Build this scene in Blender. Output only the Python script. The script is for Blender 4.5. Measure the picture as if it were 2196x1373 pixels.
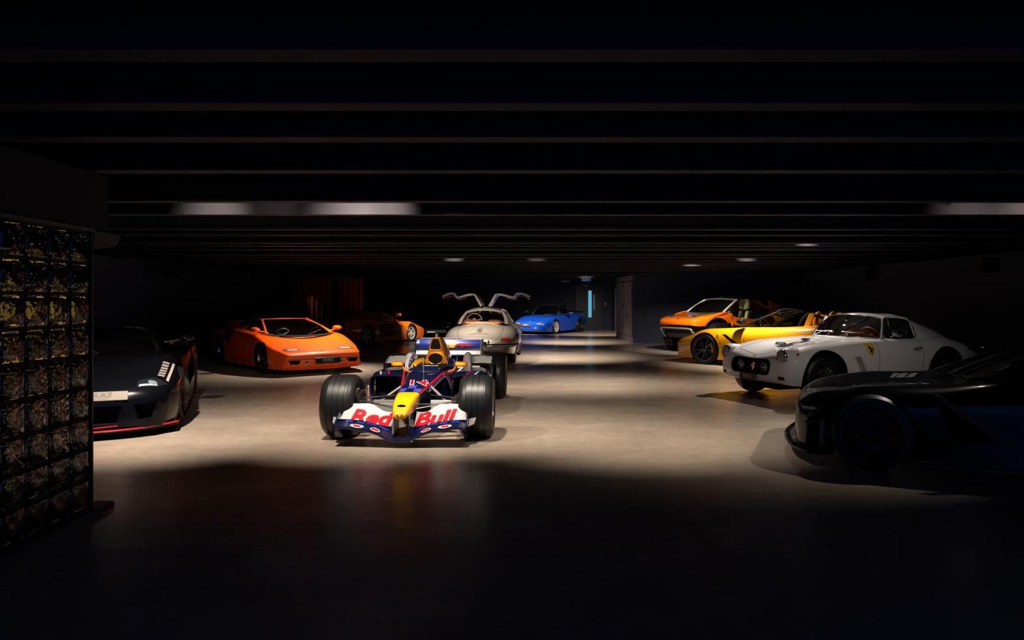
import bpy, bmesh, math, random
from math import sin, cos, pi, radians, sqrt
from mathutils import Vector, Matrix
from mathutils.bvhtree import BVHTree

for _o in list(bpy.data.objects):
    bpy.data.objects.remove(_o)
SC = bpy.context.scene
COL = SC.collection
random.seed(7)

# ---------------------------------------------------------------- camera
F_PX, CAM_H, HORIZON = 1500.0, 1.45, 645.0
cam_data = bpy.data.cameras.new('camera')
cam_data.sensor_width = 36.0
cam_data.lens = F_PX / 2196.0 * 36.0
cam_data.shift_y = -(686.5 - HORIZON) / 2196.0
cam_data.clip_end = 200
cam = bpy.data.objects.new('camera', cam_data)
COL.objects.link(cam)
cam.location = (0, 0, CAM_H)
cam.rotation_euler = (radians(90), 0, 0)
SC.camera = cam

# ---------------------------------------------------------------- world and exposure
world = bpy.data.worlds.new('world')
SC.world = world
world.use_nodes = True
_bg = world.node_tree.nodes['Background']
_bg.inputs[0].default_value = (0.07, 0.18, 0.60, 1)
_bg.inputs[1].default_value = 0.6
vs = SC.view_settings
vs.view_transform = 'Standard'
vs.look = 'None'
vs.exposure = 0.0
vs.gamma = 1.0
vs.use_curve_mapping = False
LAMP_WARM = (1.0, 0.86, 0.72)
LAMP_GAIN = 1.0
# ---------------------------------------------------------------- materials
MATS = {}


def mat(name, col, rough=0.5, metal=0.0, coat=0.0, spec=0.5, emit=None, estr=0.0, noise=0.0, nscale=8.0, bump=0.0, bscale=60.0, sheen=0.0):
    if name in MATS:
        return MATS[name]
    m = bpy.data.materials.new(name)
    m.use_nodes = True
    nt = m.node_tree
    b = nt.nodes['Principled BSDF']
    c = (col[0], col[1], col[2], 1)
    b.inputs['Base Color'].default_value = c
    b.inputs['Roughness'].default_value = rough
    b.inputs['Metallic'].default_value = metal
    b.inputs['Coat Weight'].default_value = coat
    b.inputs['Coat Roughness'].default_value = 0.04
    b.inputs['Specular IOR Level'].default_value = spec
    if sheen:
        b.inputs['Sheen Weight'].default_value = sheen
    if emit:
        b.inputs['Emission Color'].default_value = (emit[0], emit[1], emit[2], 1)
        b.inputs['Emission Strength'].default_value = estr
    tc = nt.nodes.new('ShaderNodeTexCoord')
    if noise:
        n = nt.nodes.new('ShaderNodeTexNoise')
        n.inputs['Scale'].default_value = nscale
        n.inputs['Detail'].default_value = 6
        r = nt.nodes.new('ShaderNodeMapRange')
        r.inputs[3].default_value = 1 - noise
        r.inputs[4].default_value = 1 + noise
        mx = nt.nodes.new('ShaderNodeMix')
        mx.data_type = 'RGBA'
        mx.blend_type = 'MULTIPLY'
        mx.inputs[0].default_value = 1
        mx.inputs[6].default_value = c
        nt.links.new(tc.outputs['Object'], n.inputs['Vector'])
        nt.links.new(n.outputs['Fac'], r.inputs[0])
        nt.links.new(r.outputs[0], mx.inputs[7])
        nt.links.new(mx.outputs[2], b.inputs['Base Color'])
    if bump:
        n = nt.nodes.new('ShaderNodeTexNoise')
        n.inputs['Scale'].default_value = bscale
        n.inputs['Detail'].default_value = 4
        bp = nt.nodes.new('ShaderNodeBump')
        bp.inputs['Strength'].default_value = bump
        bp.inputs['Distance'].default_value = 0.01
        nt.links.new(tc.outputs['Object'], n.inputs['Vector'])
        nt.links.new(n.outputs['Fac'], bp.inputs['Height'])
        nt.links.new(bp.outputs['Normal'], b.inputs['Normal'])
    MATS[name] = m
    return m


def paint(name, col, metal=0.0, rough=0.38):
    dark = max(col) < 0.02
    return mat(name, col, rough, metal, 0.4 if dark else 1.0, 0.1 if dark else 0.2)


def glass(name, tint, refl=1.0):
    if name in MATS:
        return MATS[name]
    m = bpy.data.materials.new(name)
    m.use_nodes = True
    nt = m.node_tree
    for n in list(nt.nodes):
        nt.nodes.remove(n)
    out = nt.nodes.new('ShaderNodeOutputMaterial')
    tr = nt.nodes.new('ShaderNodeBsdfTransparent')
    tr.inputs[0].default_value = (tint[0], tint[1], tint[2], 1)
    gl = nt.nodes.new('ShaderNodeBsdfGlossy')
    gl.inputs['Roughness'].default_value = 0.02
    gl.inputs['Color'].default_value = (refl, refl, refl, 1)
    fr = nt.nodes.new('ShaderNodeFresnel')
    fr.inputs[0].default_value = 1.5
    mx = nt.nodes.new('ShaderNodeMixShader')
    nt.links.new(fr.outputs[0], mx.inputs[0])
    nt.links.new(tr.outputs[0], mx.inputs[1])
    nt.links.new(gl.outputs[0], mx.inputs[2])
    nt.links.new(mx.outputs[0], out.inputs[0])
    MATS[name] = m
    return m


BLACK = mat('satin_black', (0.004, 0.004, 0.005), 0.5, spec=0.25)
WELL = mat('underbody_black', (0.004, 0.004, 0.004), 0.9, spec=0.1)
RUBBER = mat('tyre_rubber', (0.007, 0.007, 0.008), 0.42, spec=0.4, bump=0.06, bscale=90)
CHROME = mat('chrome', (0.75, 0.75, 0.76), 0.08, 1.0)
ALLOY = mat('silver_alloy', (0.50, 0.50, 0.49), 0.35, 0.45)
GREY_ALLOY = mat('grey_alloy', (0.16, 0.16, 0.17), 0.35, 1.0)
DARK_ALLOY = mat('black_alloy', (0.02, 0.02, 0.022), 0.3, 0.7)
CAR_GLASS = glass('car_glass', (0.72, 0.78, 0.76))
DARK_GLASS = glass('dark_glass', (0.30, 0.34, 0.34))
LAMP_GLASS = glass('lamp_glass', (0.85, 0.87, 0.88))
WHITE = mat('white_print', (0.75, 0.75, 0.73), 0.45)
RED = mat('red_print', (0.44, 0.004, 0.012), 0.5, spec=0.1)
LENS_RED = mat('red_lens', (0.35, 0.008, 0.01), 0.15, coat=1)
LENS_AMBER = mat('amber_lens', (0.7, 0.16, 0.01), 0.15, coat=1)
YELLOW_PRINT = mat('yellow_print', (0.85, 0.52, 0.01), 0.4)
PLATE_BLACK = mat('plate_black', (0.008, 0.008, 0.009), 0.35)
PLATE_TEXT = mat('plate_silver_text', (0.38, 0.38, 0.38), 0.4)
GAP = mat('panel_gap', (0.004, 0.003, 0.003), 0.8)


# ---------------------------------------------------------------- object helpers
def obj(name, verts, faces, material, parent=None, smooth=True, angle=35, mats=None, fmat=None, kind=None):
    me = bpy.data.meshes.new(name)
    me.from_pydata([tuple(v) for v in verts], [], faces)
    return _finish(name, me, material, parent, smooth, angle, mats, fmat, kind)


def _finish(name, me, material, parent, smooth=True, angle=35, mats=None, fmat=None, kind=None):
    for m in (mats or [material]):
        me.materials.append(m)
    if fmat:
        me.polygons.foreach_set('material_index', fmat)
    if smooth:
        me.polygons.foreach_set('use_smooth', [True] * len(me.polygons))
        me.set_sharp_from_angle(angle=radians(angle))
    me.update()
    o = bpy.data.objects.new(name, me)
    COL.objects.link(o)
    o.parent = parent
    if kind:
        o['kind'] = kind
    return o


def fixn(vf):
    """recalculate outward normals of a (verts, faces) mesh"""
    v, f = vf
    bm = bmesh.new()
    bv = [bm.verts.new(p) for p in v]
    for q in f:
        try:
            bm.faces.new([bv[i] for i in q])
        except ValueError:
            pass
    bmesh.ops.remove_doubles(bm, verts=bm.verts, dist=1e-5)
    bmesh.ops.recalc_face_normals(bm, faces=bm.faces)
    bm.verts.index_update()
    vv = [p.co.copy() for p in bm.verts]
    ff = [[p.index for p in q.verts] for q in bm.faces]
    bm.free()
    return vv, ff


def share(o, parent, name=None, mtx=None):
    c = o.copy()
    COL.objects.link(c)
    c.parent = parent
    if mtx is not None:
        c.matrix_local = mtx
    return c


def empty(name, label, cat, loc, yaw_deg, group=None):
    o = bpy.data.objects.new(name, None)
    COL.objects.link(o)
    o.empty_display_size = 0.3
    o.location = loc
    o.rotation_euler = (0, 0, radians(yaw_deg))
    o['label'] = label
    o['category'] = cat
    if group:
        o['group'] = group
    return o


def tag(o, label, cat, group=None):
    o['label'] = label
    o['category'] = cat
    if group:
        o['group'] = group
    return o


# ---------------------------------------------------------------- mesh generators -> (verts, faces)
def join(*ms):
    V, Fc = [], []
    for v, f in ms:
        n = len(V)
        V += [Vector(p) for p in v]
        Fc += [[i + n for i in q] for q in f]
    return V, Fc


def xform(m, M):
    return [M @ Vector(p) for p in m[0]], m[1]


def shift(m, d):
    d = Vector(d)
    return [Vector(p) + d for p in m[0]], m[1]


def mir(m):
    return [Vector((p[0], -p[1], p[2])) for p in m[0]], [list(reversed(q)) for q in m[1]]


def box(x0, x1, y0, y1, z0, z1):
    v = [(x, y, z) for x in (x0, x1) for y in (y0, y1) for z in (z0, z1)]
    f = [[0, 1, 3, 2], [4, 6, 7, 5], [0, 4, 5, 1], [2, 3, 7, 6], [0, 2, 6, 4], [1, 5, 7, 3]]
    return [Vector(p) for p in v], f


def bbox(x0, x1, y0, y1, z0, z1, r=0.01, seg=2):
    """bevelled box"""
    bm = bmesh.new()
    v, f = box(min(x0, x1), max(x0, x1), min(y0, y1), max(y0, y1), min(z0, z1), max(z0, z1))
    bv = [bm.verts.new(p) for p in v]
    for q in f:
        bm.faces.new([bv[i] for i in q])
    bmesh.ops.recalc_face_normals(bm, faces=bm.faces)
    bmesh.ops.bevel(bm, geom=list(bm.edges), offset=r, segments=seg, affect='EDGES', profile=0.5)
    bm.verts.index_update()
    vv = [p.co.copy() for p in bm.verts]
    ff = [[p.index for p in q.verts] for q in bm.faces]
    bm.free()
    return vv, ff


def catmull(pts, n):
    """resample a control polyline to n points with a centripetal-like spline"""
    pts = [Vector(p) for p in pts]
    if len(pts) == 2:
        return [pts[0].lerp(pts[1], i / (n - 1)) for i in range(n)]
    P = [pts[0] * 2 - pts[1]] + pts + [pts[-1] * 2 - pts[-2]]
    m = len(pts) - 1
    out = []
    for i in range(n):
        u = i / (n - 1) * m
        k = min(int(u), m - 1)
        t = u - k
        a, b, c, d = P[k], P[k + 1], P[k + 2], P[k + 3]
        out.append(0.5 * ((2 * b) + (c - a) * t + (2 * a - 5 * b + 4 * c - d) * t * t + (3 * b - a - 3 * c + d) * t ** 3))
    return out


def tube(pts, r, n=8, closed=False, flat=1.0):
    """sweep a circle of radius r (number or list) along pts"""
    pts = [Vector(p) for p in pts]
    N = len(pts)
    V, Fc = [], []
    up = None
    for i, p in enumerate(pts):
        if closed:
            t = (pts[(i + 1) % N] - pts[i - 1]).normalized()
        else:
            t = (pts[min(i + 1, N - 1)] - pts[max(i - 1, 0)]).normalized()
        if up is None:
            up = Vector((0, 0, 1)) if abs(t.z) < 0.9 else Vector((1, 0, 0))
        s = t.cross(up)
        if s.length < 1e-6:
            s = t.orthogonal()
        s.normalize()
        u = s.cross(t).normalized()
        up = u
        rr = r[i] if isinstance(r, (list, tuple)) else r
        for k in range(n):
            a = 2 * pi * k / n
            V.append(p + s * cos(a) * rr + u * sin(a) * rr * flat)
    for i in range(N if closed else N - 1):
        for k in range(n):
            a, b = i * n + k, i * n + (k + 1) % n
            j = ((i + 1) % N) * n
            Fc.append([a, b, j + (k + 1) % n, j + k])
    if not closed:
        Fc.append(list(reversed(range(n))))
        Fc.append([(N - 1) * n + k for k in range(n)])
    return V, Fc


def lathe(prof, n=40, axis='y', closed=False):
    """revolve (r, a) profile about an axis"""
    V, Fc = [], []
    m = len(prof)
    for i in range(n):
        t = 2 * pi * i / n
        for r, a in prof:
            if axis == 'y':
                V.append(Vector((r * cos(t), a, r * sin(t))))
            elif axis == 'x':
                V.append(Vector((a, r * cos(t), r * sin(t))))
            else:
                V.append(Vector((r * cos(t), r * sin(t), a)))
    for i in range(n):
        j = (i + 1) % n
        for k in range(m if closed else m - 1):
            l = (k + 1) % m
            Fc.append([i * m + k, i * m + l, j * m + l, j * m + k])
    return fixn((V, Fc))


def grid(rows, closed=False):
    V, Fc = [], []
    m = len(rows[0])
    for r in rows:
        V += [Vector(p) for p in r]
    for i in range(len(rows) - 1):
        for k in range(m if closed else m - 1):
            l = (k + 1) % m
            Fc.append([i * m + k, i * m + l, (i + 1) * m + l, (i + 1) * m + k])
    return V, Fc


def surf(rows, nu=12, nv=12):
    """smooth surface through control rows"""
    R = [catmull(r, nv) for r in rows]
    C = list(zip(*R))
    C = [catmull(c, nu) for c in C]
    return grid([list(r) for r in zip(*C)])


def thick(m, t):
    """give a sheet thickness t along its normals"""
    v, f = m
    bm = bmesh.new()
    bv = [bm.verts.new(p) for p in v]
    for q in f:
        try:
            bm.faces.new([bv[i] for i in q])
        except ValueError:
            pass
    bmesh.ops.recalc_face_normals(bm, faces=bm.faces)
    bm.normal_update()
    nv = [p.co - p.normal * t for p in bm.verts]
    n = len(bm.verts)
    bm.verts.index_update()
    ff = [[p.index for p in q.verts] for q in bm.faces]
    V = [p.co.copy() for p in bm.verts] + nv
    Fo = ff + [[i + n for i in reversed(q)] for q in ff]
    for e in bm.edges:
        if len(e.link_faces) == 1:
            l = [x for x in e.link_faces[0].loops if x.edge == e][0]
            a, b = l.vert.index, l.link_loop_next.vert.index
            Fo.append([b, a, a + n, b + n])
    bm.free()
    return V, Fo


def prism(poly, lo, hi, axis='z'):
    """extrude 2-D polygon; axis z: (x,y), axis y: (x,z), axis x: (y,z)"""
    def P(a, b, h):
        return Vector((a, b, h)) if axis == 'z' else Vector((a, h, b)) if axis == 'y' else Vector((h, a, b))
    n = len(poly)
    V = [P(a, b, lo) for a, b in poly] + [P(a, b, hi) for a, b in poly]
    Fc = [list(range(n))[::-1], list(range(n, 2 * n))] + [[i, (i + 1) % n, n + (i + 1) % n, n + i] for i in range(n)]
    return fixn((V, Fc))


def pchip(xs, ys):
    n = len(xs)
    h = [xs[i + 1] - xs[i] for i in range(n - 1)]
    d = [(ys[i + 1] - ys[i]) / h[i] for i in range(n - 1)]
    m = [0] * n
    m[0], m[-1] = d[0], d[-1]
    for i in range(1, n - 1):
        if d[i - 1] * d[i] > 0:
            w1, w2 = 2 * h[i] + h[i - 1], h[i] + 2 * h[i - 1]
            m[i] = (w1 + w2) / (w1 / d[i - 1] + w2 / d[i])

    def fn(x):
        if x <= xs[0]:
            return ys[0]
        if x >= xs[-1]:
            return ys[-1]
        i = 0
        while x > xs[i + 1]:
            i += 1
        t = (x - xs[i]) / h[i]
        return ((1 + 2 * t) * (1 - t) ** 2 * ys[i] + t * (1 - t) ** 2 * h[i] * m[i] + t * t * (3 - 2 * t) * ys[i + 1] + t * t * (t - 1) * h[i] * m[i + 1])
    return fn


def body_loft(rows, n=2.3, crown=2.0, q=2.0, nst=72, lin=False):
    """car shell. row = x, zt, ys, zs, w, zw, wl, zl (top centre, shoulder, widest, sill)"""
    rows = sorted(rows)
    xs = [r[0] for r in rows]
    fs = [pchip(xs, [r[k] for r in rows]) for k in range(1, 8)]
    st = set(xs)
    N = nst
    for i in range(N + 1):
        u = i / N
        st.add(xs[0] + (xs[-1] - xs[0]) * (0.5 - 0.5 * cos(pi * u)) * 0.6 + (xs[-1] - xs[0]) * u * 0.4)
    st = sorted(st)
    st2 = [st[0]]
    for x in st[1:]:
        if x - st2[-1] > 0.004:
            st2.append(x)
    R = []
    for x in st2:
        zt, ys, zs, w, zw, wl, zl = [g(x) for g in fs]
        half = []
        for i in range(11):
            t = i / 10
            k = t ** crown if zs <= zt else t * t * (3 - 2 * t)
            half.append((ys * t, zt + (zs - zt) * k))
        for i in range(1, 9):
            a = pi / 2 * i / 8
            half.append((ys + (w - ys) * sin(a) ** (2 / n), zw + (zs - zw) * cos(a) ** (2 / n)) if i < 8 else (w, zw))
        for i in range(1, 7):
            t = i / 6
            half.append((w + (wl - w) * t ** q, zw + (zl - zw) * t))
        half.append((wl * 0.5, zl))
        ring = [Vector((x, a, b)) for a, b in half] + [Vector((x, 0, zl))] + [Vector((x, -a, b)) for a, b in reversed(half[1:])]
        R.append(ring)
    V, Fc = grid(R, closed=True)
    m = len(R[0])
    Fc.append(list(range(m)))
    Fc.append([len(V) - m + i for i in range(m)][::-1])
    return fixn((V, Fc))


def boolean(name, base, cutters, mats, parent, angle=32):
    """base (verts, faces) minus cutters [((verts, faces), material index)]; one shell mesh"""
    me = bpy.data.meshes.new(name)
    me.from_pydata([tuple(v) for v in base[0]], [], base[1])
    for m in mats:
        me.materials.append(m)
    o = bpy.data.objects.new(name, me)
    COL.objects.link(o)
    tmp = []
    for (cv, cf), mi in cutters:
        cm = bpy.data.meshes.new('cut')
        cm.from_pydata([tuple(v) for v in cv], [], cf)
        for m in mats:
            cm.materials.append(m)
        cm.polygons.foreach_set('material_index', [mi] * len(cm.polygons))
        c = bpy.data.objects.new('cut', cm)
        COL.objects.link(c)
        md = o.modifiers.new('b', 'BOOLEAN')
        md.operation = 'DIFFERENCE'
        md.solver = 'EXACT'
        md.material_mode = 'INDEX'
        md.object = c
        tmp.append(c)
    bpy.context.view_layer.update()
    dg = bpy.context.evaluated_depsgraph_get()
    new = bpy.data.meshes.new_from_object(o.evaluated_get(dg))
    o.modifiers.clear()
    o.data = new
    for c in tmp:
        cm = c.data
        bpy.data.objects.remove(c)
        bpy.data.meshes.remove(cm)
    new.polygons.foreach_set('use_smooth', [True] * len(new.polygons))
    new.set_sharp_from_angle(angle=radians(angle))
    o.parent = parent
    return o


class Shell:
    """surface that decals, seams and lamps are laid on (car-local coordinates)"""
    def __init__(self, *objs):
        V, Fc = [], []
        for o in objs:
            n = len(V)
            V += [v.co.copy() for v in o.data.vertices]
            Fc += [[i + n for i in p.vertices] for p in o.data.polygons]
        self.t = BVHTree.FromPolygons(V, Fc)

    def hit(self, p, d):
        h = self.t.ray_cast(Vector(p), Vector(d).normalized())
        return (h[0], h[1]) if h[0] is not None else (None, None)


AX = {
    'top': (lambda u, v: Vector((u, v, 3.0)), Vector((0, 0, -1))),
    'left': (lambda u, v: Vector((u, 3.0, v)), Vector((0, -1, 0))),
    'right': (lambda u, v: Vector((u, -3.0, v)), Vector((0, 1, 0))),
    'front': (lambda u, v: Vector((5.0, u, v)), Vector((-1, 0, 0))),
    'rear': (lambda u, v: Vector((-5.0, u, v)), Vector((1, 0, 0))),
}


def lay(sh, m2, view, eps=0.004, maxlen=0.06, lift=0.0, depth=None):
    """project a flat (u, v) mesh on the shell"""
    fn, d = AX[view] if isinstance(view, str) else view
    v, f = m2
    bm = bmesh.new()
    bv = [bm.verts.new((p[0], p[1], 0)) for p in v]
    for q in f:
        try:
            bm.faces.new([bv[i] for i in q])
        except ValueError:
            pass
    bmesh.ops.triangulate(bm, faces=bm.faces)
    for _ in range(5):
        es = [e for e in bm.edges if e.calc_length() > maxlen]
        if not es:
            break
        bmesh.ops.subdivide_edges(bm, edges=es, cuts=1)
        bmesh.ops.triangulate(bm, faces=[q for q in bm.faces if len(q.verts) > 3])
    bm.verts.index_update()
    out, ok = [], []
    for p in bm.verts:
        o = fn(p.co.x, p.co.y)
        h, nrm = sh.hit(o, d)
        if h is None:
            out.append(Vector((0, 0, 0)))
            ok.append(False)
        else:
            if nrm.dot(d) > 0:
                nrm = -nrm
            out.append(h + (nrm - d).normalized() * eps - d * lift)
            ok.append(True)
    ff = [[p.index for p in q.verts] for q in bm.faces]
    bm.free()
    if depth is None:
        ref = None
    else:
        g = [(-d).dot(h) for h, k in zip(out, ok) if k]
        ref = max(g) if g else 0
        ok = [k and (-d).dot(h) > ref - depth for h, k in zip(out, ok)]
    return used(out, [q for q in ff if all(ok[i] for i in q)])


def used(V, Fc):
    """drop vertices no face uses"""
    ids = sorted({i for q in Fc for i in q})
    mp = {i: k for k, i in enumerate(ids)}
    return [V[i] for i in ids], [[mp[i] for i in q] for q in Fc]


def islands(m):
    """split a mesh into its connected pieces"""
    V, Fc = m
    par = list(range(len(V)))

    def find(a):
        while par[a] != a:
            par[a] = par[par[a]]
            a = par[a]
        return a
    for q in Fc:
        for i in q[1:]:
            par[find(i)] = find(q[0])
    out = {}
    for q in Fc:
        out.setdefault(find(q[0]), []).append(q)
    return [used(V, f) for f in out.values()]


def poly2(pts):
    return [Vector((p[0], p[1], 0)) for p in pts], [list(range(len(pts)))]


def ell2(cx, cy, rx, ry, n=24, a0=0.0):
    return poly2([(cx + rx * cos(2 * pi * i / n + a0), cy + ry * sin(2 * pi * i / n + a0)) for i in range(n)])


def rrect2(x0, x1, y0, y1, r, n=4):
    P = []
    for cx, cy, a in ((x1 - r, y1 - r, 0), (x0 + r, y1 - r, 90), (x0 + r, y0 + r, 180), (x1 - r, y0 + r, 270)):
        for i in range(n + 1):
            t = radians(a + 90 * i / n)
            P.append((cx + r * cos(t), cy + r * sin(t)))
    return poly2(P)


def seam(sh, pts, view, w=0.006, eps=0.002, step=0.025, closed=False):
    """thin ribbon along a 2-D polyline projected on the shell"""
    fn, d = AX[view] if isinstance(view, str) else view
    P = []
    pts = list(pts) + ([pts[0]] if closed else [])
    for a, b in zip(pts[:-1], pts[1:]):
        L = math.hypot(b[0] - a[0], b[1] - a[1])
        k = max(1, int(L / step))
        P += [(a[0] + (b[0] - a[0]) * i / k, a[1] + (b[1] - a[1]) * i / k) for i in range(k)]
    P.append(pts[-1])
    H = []
    for u, v in P:
        h, nrm = sh.hit(fn(u, v), d)
        if h is not None:
            if nrm.dot(d) > 0:
                nrm = -nrm
            H.append((h, nrm))
    V, Fc = [], []
    for i, (h, nrm) in enumerate(H):
        t = H[min(i + 1, len(H) - 1)][0] - H[max(i - 1, 0)][0]
        if t.length < 1e-7:
            t = Vector((1, 0, 0))
        s = t.normalized().cross(nrm)
        if s.length < 1e-6:
            s = nrm.orthogonal()
        s.normalize()
        V += [h + nrm * eps + s * w / 2, h + nrm * eps - s * w / 2]
        if i and (H[i][0] - H[i - 1][0]).length < step * 6:
            Fc.append([2 * i - 2, 2 * i - 1, 2 * i + 1, 2 * i])
    return used(V, Fc)


def text2(s, size=1.0, bold=0.0, shear=0.0, spacing=1.0, align='CENTER'):
    cu = bpy.data.curves.new('text', 'FONT')
    cu.body = s
    cu.size = size
    cu.offset = bold
    cu.shear = shear
    cu.space_character = spacing
    cu.align_x = align
    cu.align_y = 'CENTER'
    cu.resolution_u = 3
    cu.fill_mode = 'FRONT'
    o = bpy.data.objects.new('text', cu)
    COL.objects.link(o)
    bpy.context.view_layer.update()
    dg = bpy.context.evaluated_depsgraph_get()
    me = bpy.data.meshes.new_from_object(o.evaluated_get(dg))
    V = [v.co.copy() for v in me.vertices]
    Fc = [list(p.vertices) for p in me.polygons]
    bpy.data.objects.remove(o)
    bpy.data.meshes.remove(me)
    bpy.data.curves.remove(cu)
    return V, Fc


def map2(m2, fn):
    return [fn(p[0], p[1]) for p in m2[0]], m2[1]


def scale2(m2, sx, sy, dx=0, dy=0):
    return [Vector((p[0] * sx + dx, p[1] * sy + dy, 0)) for p in m2[0]], m2[1]


def frame(o, ux, uy):
    """map u,v to the plane at o spanned by ux, uy; third component lifts along the normal"""
    o, ux, uy = Vector(o), Vector(ux), Vector(uy)
    n = ux.cross(uy).normalized()
    return lambda u, v, w=0.0: o + ux * u + uy * v + n * w


# ---------------------------------------------------------------- wheels
WHEEL_CACHE = {}


def tyre_mesh(R, W, rr, grooves=0, n=56):
    h = W / 2
    sw = R - rr
    prof = [(rr - 0.012, -h * 0.82), (rr + 0.01, -h * 0.9), (rr + sw * 0.35, -h), (rr + sw * 0.7, -h * 0.98), (R - 0.022, -h * 0.86), (R - 0.006, -h * 0.72)]
    tread = []
    if grooves:
        span = h * 1.36
        for g in range(grooves):
            c = -span / 2 + span * (g + 0.5) / grooves
            tread += [(R, c - 0.009), (R - 0.008, c - 0.007), (R - 0.008, c + 0.007), (R, c + 0.009)]
    else:
        tread = [(R, -h * 0.4), (R, 0), (R, h * 0.4)]
    prof = prof + tread + [(r, -a) for r, a in reversed(prof)]
    return lathe(prof, n)


def rim_mesh(rr, W, lip=0.012, dish=0.0, n=48):
    h = W / 2 * 0.88
    d = lip
    prof = [(rr - 0.03, -h), (rr + 0.004, -h), (rr + 0.004, -h + 0.012), (rr - 0.012, -h + 0.03), (rr - 0.012, h - 0.03), (rr + 0.004, h - 0.014), (rr + 0.006, h), (rr - d, h + 0.003), (rr - d - 0.004, h - 0.008), (rr - d - 0.012, h - 0.03 - dish), (rr - d - 0.012, -h)]
    return lathe(prof, n)


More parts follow.
